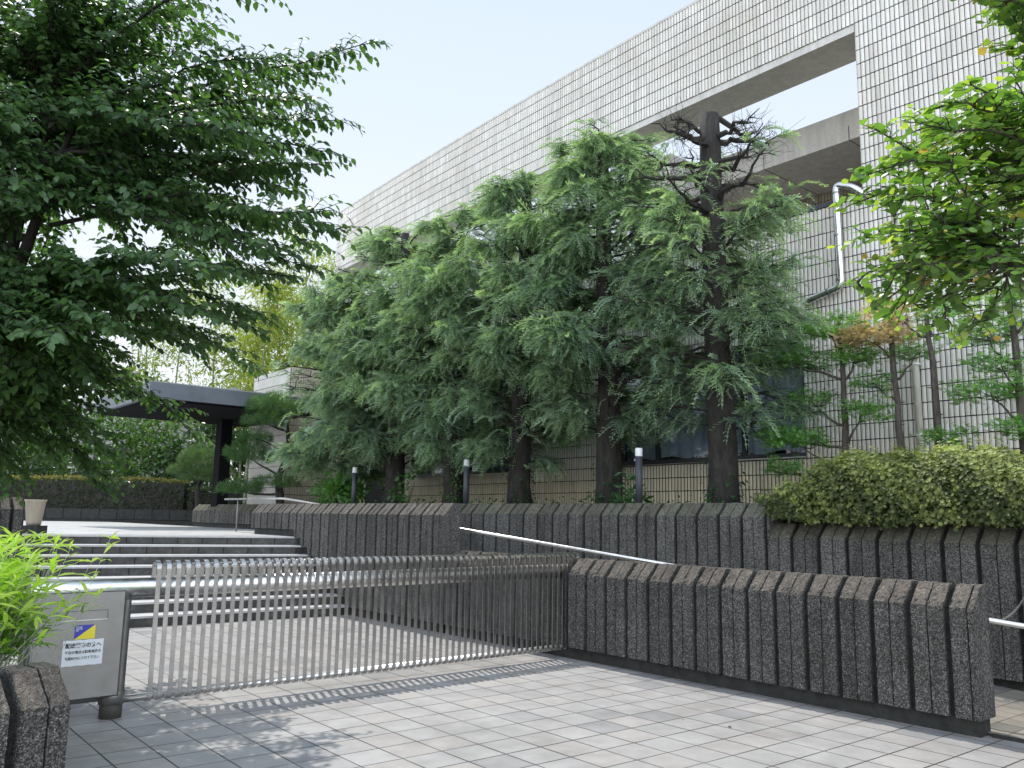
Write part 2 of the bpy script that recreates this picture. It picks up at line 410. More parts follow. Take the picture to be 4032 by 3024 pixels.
# ------------------------------------------------------------------ ground, court, ramp, beds
def sheet(name, tspts, z, mat, label=None, parent=None):
    b = MB(); v = [(*W(t, s)[:2], z if not callable(z) else z(t)) for t, s in tspts]
    b.add(v, q=[(0, 1, 2, 3)]); return b.build(name, mat, parent)
g = MB(); g.add([(-400, -200, -0.06), (400, -200, -0.06), (400, 900, -0.06), (-400, 900, -0.06)], q=[(0, 1, 2, 3)])
structure(g.build('ground', M_GROUND))
b = MB()
b.add([(*W(-1.5, 0.12)[:2], 0), (*W(-1.5, -14)[:2], 0), (*W(22, -14)[:2], 0), (*W(22, 0.12)[:2], 0)], q=[(0, 1, 2, 3)])
structure(b.build('court_pavement', M_PAVE), 'pale square tiles of the entrance court', 'pavement')
def rampz(t): return max(0.02, min(1.14, 0.02 + (9.2 - t) * 0.0800))
b = MB(); ts_ = np.concatenate([np.linspace(-5, 9.2, 40), [10, 14, 22]])
for a, c in zip(ts_[:-1], ts_[1:]):
    b.add([W(a, 0.12, rampz(a)), W(c, 0.12, rampz(c)), W(c, 1.95, rampz(c)), W(a, 1.95, rampz(a))], q=[(0, 1, 2, 3)])
b.add([W(9.0, 0.12, -0.02), W(22, 0.12, -0.02), W(22, 0.12, 0.02), W(9.0, 0.12, 0.02)], q=[(0, 1, 2, 3)])
structure(b.build('ramp_path', M_PAVE2), 'tiled ramp between the two concrete walls', 'path')
b = MB(); b.sbox(9.22, 22, 0.085, 0.118, -0.03, 0.024)
structure(b.build('path_edging', M_BASE))
# planting bed behind the back wall and up to the building
b = MB()
b.add([W(-16, 1.95, 1.62), W(6.2, 1.95, 1.62), W(6.2, 6.2, 1.62), W(-16, 6.6, 1.62)], q=[(0, 1, 2, 3)])
b.add([W(6.2, 1.95, 1.32), W(22, 1.95, 1.32), W(22, 5.6, 1.75), W(6.2, 5.6, 1.75)], q=[(0, 1, 2, 3)])
structure(b.build('planting_bed', M_SOIL))

# ------------------------------------------------------------------ aggregate walls with grooved panels
def agg_wall(name, t0, t1, s0, th, zc, zt, zb, mat, label, ground=0.0, step=0.05, pitch=0.2945, phase=9.2 - 0.19, jit=0.0035, frame=W, cham=0.16, seed=1):
    """zb: underside height (number or function of t); grooves every pitch, a fine score between"""
    r_ = np.random.default_rng(seed)
    root = thing(name, label, 'wall', frame((t0 + t1) / 2, s0 + th / 2, ground if not callable(ground) else ground((t0 + t1) / 2)))
    zbf = zb if callable(zb) else (lambda t: zb)
    tl = [(t0, 0), (t1, 0)]
    k0 = math.floor((t0 - phase) / pitch) - 1; k1 = math.ceil((t1 - phase) / pitch) + 1
    def inset(t):
        u = (t - phase) / pitch; f = (u - round(u)) * pitch
        if abs(f) <= 0.02201: return 0.046
        f2 = (u - math.floor(u) - 0.5) * pitch
        if abs(f2) <= 0.00451: return 0.014
        return 0.0
    tt = set(np.round(np.arange(t0, t1, step), 4).tolist() + [t0, t1])
    for k in range(k0, k1 + 1):
        c = phase + k * pitch
        for q in (-0.026, -0.022, 0.022, 0.026): tt.add(c + q)
        c += pitch / 2
        for q in (-0.006, -0.0045, 0.0045, 0.006): tt.add(c + q)
    tt = np.array(sorted(x for x in tt if t0 <= x <= t1))
    # path in (s, z); segments, each point: (s, z-weight a: z = zb*a + const), normal
    def seg(a, b_, n, nor):
        return [((1 - q) * a[0] + q * b_[0], (1 - q) * a[1] + q * b_[1], (1 - q) * a[2] + q * b_[2], nor) for q in np.linspace(0, 1, n)]
    h = zc - (zbf(t0) + zbf(t1)) / 2
    nf = max(3, int(h / step)); path = []
    path += seg((s0 + 0.07, 1, 0), (s0, 1, 0), 2, (0, 0))[:1]
    path += seg((s0, 1, 0), (s0, 0, zc), nf, (-1, 0))
    path += seg((s0, 0, zc), (s0 + cham, 0, zt), max(3, int(cham * 1.4 / step)), (-0.707, 0.707))[1:]
    path += seg((s0 + cham, 0, zt), (s0 + th, 0, zt), 3, (0, 1))[1:]
    path += seg((s0 + th, 0, zt), (s0 + th, 1, 0), 3, (1, 0))[1:]
    pa = np.array([(p[0], p[1], p[2]) for p in path]); nn = np.array([p[3] for p in path], float)
    # smooth normals at corners
    ins = np.array([inset(t) for t in tt])
    zbs = np.array([zbf(t) for t in tt])
    n, k = len(tt), len(pa)
    J = r_.uniform(-jit, jit, (n, k)) * (ins < 0.02)[:, None]; J[:, nf - 1:nf + 3] *= 1.7
    J[:, 0] = 0
    off = -ins[:, None] + J
    Sx = pa[None, :, 0] + nn[None, :, 0] * off
    Zx = pa[None, :, 1] * zbs[:, None] + pa[None, :, 2] + nn[None, :, 1] * off
    T = np.broadcast_to(tt[:, None], (n, k))
    v = np.array([frame(a, b_, c) for a, b_, c in zip(T.ravel(), Sx.ravel(), Zx.ravel())])
    i = np.arange(n - 1)[:, None] * k; j = np.arange(k - 1)[None]
    q = np.stack([i + j, i + k + j, i + k + j + 1, i + j + 1], -1).reshape(-1, 4)
    mb = MB(); gm = np.repeat((ins < 0.005).astype(float), k); pr_ = r_.uniform(0, 1, 400); pid = np.repeat(pr_[(np.floor((tt - phase) / pitch).astype(int)) % 400], k); mb.add(v, q=q, col=np.stack([gm, pid, 0 * gm], 1))
    for e in (0, n - 1):
        ring = v[e * k:(e + 1) * k]; cen = ring.mean(0)
        tr = [(k, a, (a + 1) % k) if e else (k, (a + 1) % k, a) for a in range(k)]
        mb.add(np.vstack([ring, cen]), t=tr, col=(1, 1, 1))
    mb.build('panels', mat, root)
    fb = MB(); seg_t = np.arange(t0 + 0.03, t1 - 0.03, 0.3).tolist() + [t1 - 0.03]
    for a, c in zip(seg_t[:-1], seg_t[1:]):
        zz = max(zbf(a), zbf(c)) + 0.02
        fb.box(a, c + 0.0005, s0 + 0.062, s0 + th - 0.03, (ground if not callable(ground) else ground(a)) - 0.05, zz, fn=frame)
    fb.build('footing', M_BASE, root)
    return root

agg_wall('concrete_wall', 2.50, 9.205, -0.062, 0.275, 0.918, 1.08, 0.125, M_AGG, 'low dark pebbled concrete wall with grooved panels, behind the right end of the gate', step=0.022, seed=3, jit=0.0055)
def tall_zb(t):
    k = (-t - 0.05) / 0.27
    if t > -0.05: return 0.125
    if k > 7: return 1.26
    return 0.125 + 0.1425 * math.ceil(k)
agg_wall('concrete_wall', -3.78, 2.495, -0.062, 0.275, 1.545, 1.71, tall_zb, M_AGG_FAR, 'tall dark grooved concrete wall rising beside the right end of the steps', seed=4, step=0.045)
agg_wall('concrete_wall', -12.3, 6.25, 1.85, 0.30, 1.585, 1.75, lambda t: rampz(t) + 0.12, M_AGG_MOSS, 'long mossy grooved concrete wall below the conifers, behind the ramp handrail', ground=rampz, pitch=0.33, phase=6.2, seed=5, step=0.06)
agg_wall('concrete_wall', 6.255, 14, 1.85, 0.30, 1.355, 1.515, 0.14, M_AGG_MOSS, 'dark grooved concrete wall directly under the clipped azalea hedge', ground=rampz, pitch=0.33, phase=6.2, seed=6, step=0.06)
def frame_at(ox, oy, ang):
    c, s_ = math.cos(math.radians(ang)), math.sin(math.radians(ang))
    def f(t, s, z=0.0): return (ox + c * t - s_ * s, oy + s_ * t + c * s, z)
    return f
agg_wall('concrete_wall', -2.6, 0.0, 0.0, 0.34, 0.60, 0.755, 0.10, M_AGG, 'near concrete planter wall under the bright bamboo grass, bottom left corner', frame=frame_at(-2.12, 4.33, 52), phase=-0.25, step=0.02, seed=8, pitch=0.3, jit=0.0045)
agg_wall('concrete_wall', -3.2, 0.0, 0.0, 0.30, 1.53, 1.70, 0.12, M_AGG, 'tall concrete wall end beside the cream flower pot, left of the steps', frame=frame_at(-7.02, 12.45, 45), phase=-0.16, step=0.05, seed=9)

# ------------------------------------------------------------------ steps and upper plaza
R_ = 0.1425
st_root = thing('stone_steps', 'flight of eight wide dark stone steps with pale treads behind the gate', 'steps', W(-1, -2.2, 0))
nose = []
for k in range(1, 9):
    t_k = -0.03 - 0.27 * (k - 1); a = math.radians(39.5 - 2.5 * k)
    r = np.array(W(t_k, 0.02)[:2]); d_ = np.array([math.cos(a), math.sin(a)])
    nose.append((r, d_))
for k in range(1, 9):
    r, d_ = nose[k - 1]; nrm = np.array([-d_[1], d_[0]])
    L_ = 5.2
    z1 = R_ * k; z0 = R_ * (k - 1) - 0.02 if k > 1 else -0.03
    dep = 1.0 if k < 8 else 0.6
    sb = MB()
    def fn(x, y, z): q = r - d_ * x + nrm * y; return (q[0], q[1], z)
    # riser as separate tiles with joints
    nt_ = int(L_ / 0.39)
    for i in range(nt_):
        x0 = i * 0.39 + (0.17 if k % 2 else 0.02); sb.box(x0 - 0.0, x0 + 0.376, 0.012, 0.05, z0, z1 - 0.030, mat=0, fn=fn)
    sb.box(-0.02, L_, 0.03, dep, z0 + 0.002, z1 - 0.032, mat=2, fn=fn)
    sb.box(-0.05, L_ + 0.02, 0.0, dep, z1 - 0.028, z1, mat=1, fn=fn)
    st = sb.build('step', [M_RISER, M_TREAD, M_MORTAR], st_root)
ZP = 1.14
r8, d8 = nose[7]; nr8 = np.array([-d8[1], d8[0]])
b = MB()
a0 = r8 + nr8 * 0.3; a1 = r8 - d8 * 5.2 + nr8 * 0.3
b.add([(*a0, ZP + 0.004), (*W(-5.0, 0.1)[:2], ZP + 0.004), (*W(-5.0, -9)[:2], ZP + 0.004), (*a1, ZP + 0.004)], q=[(0, 3, 2, 1)])
b.add([(*W(-5.0, 1.95)[:2], ZP + 0.004), (*W(-34, 1.95)[:2], ZP + 0.004), (*W(-34, -30)[:2], ZP + 0.004), (*W(-5.0, -30)[:2], ZP + 0.004)], q=[(0, 3, 2, 1)])
structure(b.build('upper_pavement', M_PLAZA), 'pale paved terrace at the top of the steps', 'pavement')
# raised soil left of the steps
b = MB(); b.add([(-7.4, 12.5, 1.2), (-16, 7, 1.0), (-22, 20, 1.12), (-9.5, 15.0, 1.12)], q=[(0, 3, 2, 1)])
b.add([(-2.6, 4.5, 0.62), (-7.5, 0.5, 0.62), (-12, 9, 0.9), (-5.9, 9.4, 0.62)], q=[(0, 1, 2, 3)])
structure(b.build('side_planting_bed', M_SOIL))

# ------------------------------------------------------------------ building
def sf(t): t = np.asarray(t, float); return 5.2 + 0.0020 * np.clip(5 - t, 0, None) ** 2
CP, RP, Z_REF = 0.0706, 0.235, 9.33
def tiles(mb, t0, t1, z0, z1, back=0.0, sfn=sf, base=(0.72, 0.69, 0.63), low=(0.69, 0.62, 0.46), dark=1.0, gap=0.0085):
    nc = int(round((t1 - t0) / CP)); cw = (t1 - t0) / nc
    k0 = math.floor((z0 - Z_REF) / RP + 1e-6); k1 = math.ceil((z1 - Z_REF) / RP - 1e-6)
    tc = t0 + (np.arange(nc) + 0.5) * cw
    rows = []
    for k in range(k0, k1):
        a = max(z0, Z_REF + k * RP + 0.006); b_ = min(z1, Z_REF + (k + 1) * RP - 0.008)
        if b_ - a > 0.02: rows.append((a, b_))
    rows = np.array(rows); nr = len(rows)
    x = np.array([-0.5, -0.34, 0.0, 0.34, 0.5]) * (cw - gap)
    o = np.array([0.002, 0.012, 0.017, 0.012, 0.002])
    n = nc * nr
    TT = np.repeat(tc, nr); Z0 = np.tile(rows[:, 0], nc); Z1 = np.tile(rows[:, 1], nc)
    jt = rng.uniform(-0.002, 0.002, n); dz = rng.uniform(-0.0025, 0.0025, n)
    T = TT[:, None] + x[None]
    Sf = sfn(T) - o[None] - back
    top = WA(T, Sf + 0.001, (Z1)[:, None]); bot = WA(T, Sf - 0.004 - jt[:, None], (Z0 + dz)[:, None])
    bk = WA(T, sfn(T) - back + 0.012, (Z0 + dz)[:, None])
    v = np.concatenate([top, bot, bk], 1).reshape(-1, 3)      # 15 verts
    qs = []
    for i in range(4):
        qs.append((i + 5, i + 6, i + 1, i)); qs.append((i + 10, i + 11, i + 6, i + 5))
    qs = np.array(qs)
    q = (qs[None] + (np.arange(n) * 15)[:, None, None]).reshape(-1, 4)
    f = np.clip((Z1 - 2.3) / 0.6, 0, 1)[:, None]
    c = np.array(base) * f + np.array(low) * (1 - f)
    c = c * dark * rng.uniform(0.91, 1.05, (n, 1)) * np.repeat(rng.uniform(0.93, 1.03, nc), nr)[:, None] * (1 - .13 * (rng.uniform(0, 1, (n, 1)) < .04)) * (1 + rng.uniform(-0.015, 0.015, (n, 3)))
    mb.add(v, q=q, col=np.repeat(c, 15, 0))
def curved_box(mb, t0, t1, sa, sb_, z0, z1, mat=0, n=None, sfn=sf):
    n = n or max(1, int((t1 - t0) / 1.0)); ts = np.linspace(t0, t1, n + 1)
    v = []
    for t in ts:
        s_ = float(sfn(t)); v += [W(t, s_ + sa, z0), W(t, s_ + sb_, z0), W(t, s_ + sb_, z1), W(t, s_ + sa, z1)]
    q = []
    for i in range(n):
        a = i * 4
        for j in range(4): q.append((a + j, a + 4 + j, a + 4 + (j + 1) % 4, a + (j + 1) % 4))
    q += [(0, 1, 2, 3), (n * 4 + 3, n * 4 + 2, n * 4 + 1, n * 4)]
    mb.add(v, q=q, mat=mat)
bld = thing('tiled_building', 'long curved building clad in pale ribbed tiles, with a roof terrace opening', 'building', W(0, 8, 0))
T_OP, T_L = 5.87, -12.0
ZT = 11.21
# right block, full height
mb = MB(); tiles(mb, T_OP, 16, 1.5, ZT - 0.03); curved_box(mb, T_OP + 0.01, 16, 0.0, 0.6, 1.2, ZT - 0.035, mat=1)
# narrow return of tiles at the opening jamb
mb.sbox(T_OP - 0.004, T_OP + 0.012, 5.205, 5.8, 6.5, 9.18, mat=0, col=(0.52, 0.51, 0.47))
mb.build('wall', [M_CLAD, M_MORTAR], bld)
mb = MB(); curved_box(mb, T_OP + 0.02, 30, 0.61, 12, 0.0, ZT - 0.3); mb.build('rear_wall', M_CONC, bld)
# top beam over the opening
mb = MB(); tiles(mb, T_L, T_OP, 9.33, ZT - 0.03); curved_box(mb, T_L, T_OP, 0.0, 0.85, 9.335, ZT - 0.035, mat=1)
mb.build('top_beam', [M_CLAD, M_MORTAR], bld)
mb = MB(); curved_box(mb, T_L + 0.01, T_OP - 0.01, 0.006, 0.84, 9.20, 9.33, mat=0); mb.build('beam_soffit', M_CONC, bld)
mb = MB(); curved_box(mb, T_L - 0.02, 16, -0.022, 0.62, ZT - 0.03, ZT + 0.02); mb.build('roof_coping', M_CONC, bld)
# left end face of the beam
mb = MB(); mb.sbox(T_L - 0.012, T_L - 0.002, float(sf(T_L)) - 0.01, float(sf(T_L)) + 0.85, 9.2, ZT - 0.03, col=(0.5, 0.49, 0.46)); mb.build('end_tiles', M_CLAD, bld)
# lower wall up to the terrace parapet with window openings
wins = [(0.80, 4.76, 2.55, 4.45), (-6.35, -2.45, 2.52, 4.40)]
mb = MB()
edges = [(T_L, -6.35), (-2.45, 0.80), (4.76, T_OP)]
for a, c in edges:
    tiles(mb, a, c, 1.5, 6.45, gap=0.0095); curved_box(mb, a, c, 0.0, 0.4, 1.2, 6.44, mat=1, n=4)
for a, c, z0, z1 in wins:
    tiles(mb, a, c, 1.5, z0 - 0.02, gap=0.012); curved_box(mb, a, c, 0.0, 0.4, 1.2, z0 - 0.03, mat=1, n=4)
    tiles(mb, a, c, z1 + 0.03, 6.45); curved_box(mb, a, c, 0.0, 0.4, z1 + 0.02, 6.44, mat=1, n=4)
mb.build('lower_wall', [M_CLAD, M_MORTAR], bld)
mb = MB(); curved_box(mb, T_L, T_OP - 0.005, -0.03, 0.45, 6.46, 6.53); mb.build('parapet_coping', M_DARKMETAL, bld)
for wi, (a, c, z0, z1) in enumerate(wins):
    sw = float(sf((a + c) / 2)) + 0.10
    fr = MB()
    fr.sbox(a, c, sw - 0.03, sw + 0.05, z0, z0 + 0.07); fr.sbox(a, c, sw - 0.03, sw + 0.05, z1 - 0.06, z1)
    mull = [a + 0.03, c - 0.03] + ([1.68, 2.87, 3.56] if wi == 0 else [-5.3, -4.25, -3.4])
    for t in mull: fr.sbox(t - 0.035, t + 0.035, sw - 0.032, sw + 0.052, z0 + 0.07, z1 - 0.06)
    fr.sbox(a, c, sw - 0.13, sw - 0.035, z0 - 0.015, z0 + 0.012)
    wo_ = fr.build('window', M_FRAME, bld)
    gl = MB(); gl.sbox(a + 0.04, c - 0.04, sw + 0.004, sw + 0.010, z0 + 0.07, z1 - 0.06); gl.build('pane', M_GLASS, wo_)
    cu = MB(); xs = np.arange(a + 0.05, c - 0.05, 0.02)
    ph = np.cumsum(rng.uniform(0.1, 0.9, len(xs)))
    off = 0.03 * np.sin(ph)
    gapmask = np.ones(len(xs), bool)
    v = []
    for x_, o_ in zip(xs, off):
        lift = 0.08 + 0.05 * math.sin(x_ * 4.1) ** 2
        v += [W(x_, sw + 0.07 + o_, z0 + lift), W(x_, sw + 0.07 + o_ * 0.7, z1)]
    q = [(2 * i, 2 * i + 2, 2 * i + 3, 2 * i + 1) for i in range(len(xs) - 1)]
    cu.add(v, q=q); cu.build('curtain', M_CURTAIN, wo_, smooth=True)
    rm = MB(); rm.sbox(a, c, sw + 0.5, sw + 0.55, z0 - 0.3, z1 + 0.3); rm.build('room_wall', M_MORTAR, wo_)
    sl = MB(); curved_box(sl, a, c, -0.025, 0.1, z0 - 0.022, z0 - 0.002, n=4); sl.build('sill', M_CONC, wo_)
# dark slab standing in for the shade of the entrance recess, far end
mb = MB(); mb.sbox(-8.6, -7.2, 5.2, 5.35, 1.2, 3.6); mb.build('entrance_recess_shade', M_FRAME, bld)
# terrace
mb = MB(); mb.sbox(T_L, T_OP + 0.3, 5.9, 12, 6.1, 6.2); mb.build('terrace_floor', M_CONC_D, bld)
mb = MB(); mb.sbox(1.47, T_OP + 1, 7.0, 12, 8.33, 8.89)
mb.sbox(0.3, 1.466, 6.05, 12, 8.05, 8.885); mb.sbox(-6.6, -5.5, 6.15, 12, 8.0, 8.9)
o_ = mb.build('terrace_roof', M_CONC, bld)
mb = MB()
for t in (4.76, 3.0): mb.sbox(t - 0.006, t + 0.006, 6.996, 11, 8.325, 8.6)
mb.build('roof_joint', M_MORTAR, bld)
mb = MB()
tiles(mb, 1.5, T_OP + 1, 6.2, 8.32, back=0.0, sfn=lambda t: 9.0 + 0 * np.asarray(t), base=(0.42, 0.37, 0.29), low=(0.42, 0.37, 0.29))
mb.sbox(1.5, T_OP + 1, 9.0, 9.2, 6.2, 8.32, mat=1); mb.build('terrace_wall', [M_CLAD, M_MORTAR], bld)
# far projecting block by the entrance canopy
mb = MB()
fs = lambda t: 3.3 + 0 * np.asarray(t)
mb.sbox(-12.0, -9.6, 3.31, 9, 1.0, 5.5, mat=1)
def plain_rows(mb, t0, t1, z0, z1, s_):
    z = z0
    while z < z1 - 0.02:
        mb.sbox(t0, t1, s_ - 0.02, s_, z + 0.006, min(z + 0.275, z1), col=np.array((0.50, 0.49, 0.46)) * rng.uniform(0.92, 1.05)); z += 0.285
plain_rows(mb, -12.0, -9.62, 1.1, 5.5, 3.31)
n_ = 36; xs = np.linspace(3.32, 5.9, n_)
for i in range(n_ - 1):
    z = 1.1
    while z < 5.45:
        mb.sbox(-9.6, -9.585, xs[i], xs[i + 1] - 0.012, z + 0.008, z + 0.228, col=np.array((0.50, 0.44, 0.36)) * rng.uniform(0.9, 1.05)); z += RP
mb.build('entrance_block', [M_CLAD, M_MORTAR], bld)

# pipes on the facade
def rounded(pts, r=0.07, n=5):
    pts = [np.array(p, float) for p in pts]; out = [pts[0]]
    for i in range(1, len(pts) - 1):
        a, b_, c = pts[i - 1], pts[i], pts[i + 1]
        da = (a - b_) / np.linalg.norm(a - b_); dc = (c - b_) / np.linalg.norm(c - b_)
        ra = min(r, np.linalg.norm(a - b_) / 2.1, np.linalg.norm(c - b_) / 2.1)
        for q in np.linspace(0, 1, n): out.append((1 - q) ** 2 * (b_ + da * ra) + 2 * q * (1 - q) * b_ + q * q * (b_ + dc * ra))
    out.append(pts[-1]); return np.array(out)
dp = thing('steel_drainpipe', 'shiny metal drainpipe with two elbows high on the tiled facade', 'pipe', W(5.5, 5.1, 5.1))
mb = MB(); mb.tube(rounded([W(5.95, 5.16, 6.42), W(5.80, 5.09, 6.60), W(5.50, 5.09, 6.74), W(5.52, 5.09, 5.10), W(4.95, 5.09, 4.98), W(4.86, 5.2, 4.97)], 0.10), 0.057, 14)
mb.build('pipe', M_CHROME, dp, smooth=True)
for a, b_ in [(W(5.5, 5.09, z), W(5.5, 5.09, z + 0.03)) for z in (6.58, 5.9, 5.2)] + [(W(5.32, 5.09, 5.058), W(5.28, 5.09, 5.05))]:
    mb = MB(); mb.tube([a, b_], 0.063, 14); mb.build('bracket', M_STEEL_B, dp)
dp = thing('cream_drainpipe', 'cream painted drainpipe running down the tiled wall to the hedge', 'pipe', W(6.56, 5.1, 1.7))
mb = MB(); mb.tube(rounded([W(5.75, 5.12, 4.30), W(6.54, 5.12, 4.50), W(6.57, 5.12, 1.6)], 0.09), 0.05, 12); mb.build('pipe', M_WPIPE, dp, smooth=True)
for z in (3.75, 2.75):
    mb = MB(); mb.tube([W(6.565, 5.12, z), W(6.565, 5.12, z + 0.02)], 0.056, 12); mb.build('bracket', M_LAMP, dp)

# ------------------------------------------------------------------ entrance canopy
cn = thing('entrance_canopy', 'flat dark grey entrance canopy with pale gravel roof beyond the steps', 'canopy', W(-10, 2, ZP))
mb = MB(); mb.sbox(-12.5, -8.0, -0.85, 3.28, 4.10, 4.46)
mb.build('roof', M_CANOPY, cn)
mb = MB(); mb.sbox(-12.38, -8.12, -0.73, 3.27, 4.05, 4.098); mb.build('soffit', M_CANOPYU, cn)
mb = MB(); mb.sbox(-12.46, -8.04, -0.81, 3.27, 4.462, 4.49); mb.build('gravel', M_CANOPYT, cn)
for s_ in (0.9, 1.9, 2.8):
    mb = MB(); v = [W(t, s_ + ds, 4.49 + dz) for t in (-11.8, -8.3) for ds, dz in ((0, 0), (0.35, 0.10), (0.42, 0.08), (0.5, 0.0))]
    mb.add(v, q=[(0, 4, 5, 1), (1, 5, 6, 2), (2, 6, 7, 3), (4, 0, 3, 7)], t=[(0, 1, 2), (0, 2, 3), (4, 6, 5), (4, 7, 6)]); mb.build('roof_rib', M_CANOPYT, cn)
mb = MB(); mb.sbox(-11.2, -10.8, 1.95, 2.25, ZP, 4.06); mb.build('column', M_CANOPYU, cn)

# ------------------------------------------------------------------ gate
G0 = np.array([-2.934, 6.633]); GD = np.array([0.7513, 0.6600]); GN = np.array([0.6600, -0.7513])
def GW(t, u, z): q = G0 + GD * t + GN * u; return (q[0], q[1], z)
gate = thing('swing_gate', 'stainless steel gate of looped vertical straps on a thick horizontal tube', 'gate', GW(0, 0, 0))
mb = MB(); mb.tube([GW(-0.62, -0.085, 0.94), GW(5.0, -0.085, 0.94)], 0.074, 28); mb.build('top_tube', M_STEEL, gate, smooth=False)
for p_ in gate.children[-1].data.polygons: p_.use_smooth = len(p_.vertices) == 4
mb = MB(); mb.tube(rounded([GW(0.05, -0.038, 0.125), GW(4.965, -0.038, 0.125), GW(4.965, -0.038, 0.92)], 0.06), 0.026, 16); mb.build('bottom_rail', M_STEEL, gate, smooth=True)
prof = []
for a in np.linspace(math.pi * 1.02, 0, 13): prof.append((-0.056 + 0.056 * math.cos(a), 1.085 + 0.060 * math.sin(a)))
prof = [(-0.114, 1.005)] + prof
prof += [(0.0, 0.8), (0.0, 0.5), (0.0, 0.2)]
for a in np.linspace(0, -math.pi * 1.05, 11): prof.append((-0.036 + 0.036 * math.cos(a), 0.128 + 0.036 * math.sin(a)))
prof = np.array(prof)
tg = np.gradient(prof, axis=0); tg /= np.linalg.norm(tg, axis=1)[:, None]; nor2 = np.stack([tg[:, 1], -tg[:, 0]], -1)
inner = prof - nor2 * 0.0025; outer = prof + nor2 * 0.0025
def strap_mesh(x0, x1):
    mb = MB(); v = []
    for i in range(len(prof)):
        for x_, pt in ((x0, outer[i]), (x1, outer[i]), (x1, inner[i]), (x0, inner[i])):
            q = GD * x_ + GN * pt[0]; v.append((q[0], q[1], pt[1]))
    q = []
    for i in range(len(prof) - 1):
        for j in range(4): q.append((i * 4 + j, i * 4 + (j + 1) % 4, i * 4 + 4 + (j + 1) % 4, i * 4 + 4 + j))
    q += [(3, 2, 1, 0), tuple(len(prof) * 4 - 4 + j for j in range(4))]
    mb.add(v, q=q); return mb
strap = None; NB = 62
for i in range(NB):
    t = 0.262 + i * (4.955 - 0.262) / (NB - 1)
    if strap is None:
        strap = strap_mesh(-0.018, 0.018).build('strap', M_STRAP, gate); o = strap
        strap.matrix_parent_inverse = Matrix()
    else:
        o = strap.copy(); COL.objects.link(o); o.parent = gate; o.matrix_parent_inverse = Matrix()
    q = GD * t; o.location = (q[0], q[1], 0)
mb = MB(); mb.tube([GW(5.03, -0.02, 0.02), GW(5.03, -0.02, 0.95)], 0.008, 8)
mb.box(4.96, 5.10, -0.06, 0.06, 0.0, 0.012, fn=GW); mb.box(4.98, 5.07, -0.035, -0.005, 0.55, 0.60, fn=GW)
mb.build('drop_bolt', M_STEEL_B, gate)
# gate post with intercom housing
gp = thing('gate_post', 'steel gate post with flat intercom housing carrying a blue and yellow sticker', 'post', GW(0, 0, 0))
mb = MB(); mb.lathe(GW(0.005, -0.06, 0), [(0.0, 0.10), (0.092, 0.10), (0.092, 0.19), (0.084, 0.2), (0.084, 0.86), (0.0, 0.86)], 32); mb.build('pillar', M_STEEL_B, gp, smooth=False)
for p_ in gp.children[-1].data.polygons: p_.use_smooth = True
mb = MB(); mb.lathe(GW(0.005, -0.06, 0), [(0.0, -0.01), (0.080, -0.01), (0.080, 0.10)], 28); mb.build('base_sleeve', mat_plain('dull_dark_steel', (0.12, 0.115, 0.10), 0.6, 0.6), gp, smooth=True)
# housing: bevelled box, front at u=+0.03
hb = MB()
xs0, xs1, z0, z1 = -0.60, 0.012, 0.175, 0.935
front = [(xs0, z0), (xs1, z0), (xs1, z1), (xs0, z1)]
v = [GW(x_, 0.045, z_) for x_, z_ in front] + [GW(x_ + (0.075 if x_ > -0.3 else -0.03), -0.06, z_ + (0.0 if z_ > 0.5 else -0.05) - (0.07 if z_ > 0.5 else 0)) for x_, z_ in front] + [GW(x_ + (0.06 if x_ > -0.3 else -0.03), -0.15, z_ + (0.02 if z_ < 0.5 else -0.05)) for x_, z_ in front]
q = [(0, 1, 2, 3)]
for L_ in (0, 4):
    for j in range(4): q.append((L_ + (j + 1) % 4, L_ + j, L_ + 4 + j, L_ + 4 + (j + 1) % 4))
q.append((11, 10, 9, 8)); hb.add(v, q=q); hb.build('housing', M_STEEL_B, gp)
hp = MB(); hp.box(xs0 + 0.01, xs1 - 0.006, 0.0465, 0.050, z0 + 0.006, z1 - 0.006, fn=GW); pn = hp.build('front_panel', M_STEEL_B, gp)
hp = MB()
for a0_, a1_, b0_, b1_ in ((xs0 + 0.004, xs1, z0, z0 + 0.006), (xs0 + 0.004, xs1, z1 - 0.006, z1), (xs1 - 0.006, xs1, z0, z1)):
    hp.box(a0_, a1_, 0.0455, 0.0478, b0_, b1_, fn=GW)
hp.build('panel_seam', M_INK, gp)
hp = MB(); hp.box(-0.42, -0.105, 0.050, 0.0515, 0.798, 0.801, fn=GW); hp.box(-0.108, -0.105, 0.050, 0.0515, 0.735, 0.80, fn=GW); hp.build('slot_shadow_gap', M_INK, gp)
hp = MB(); hp.box(-0.42, -0.105, 0.050, 0.053, 0.732, 0.737, fn=GW); hp.build('slot_lip', M_CHROME, gp)
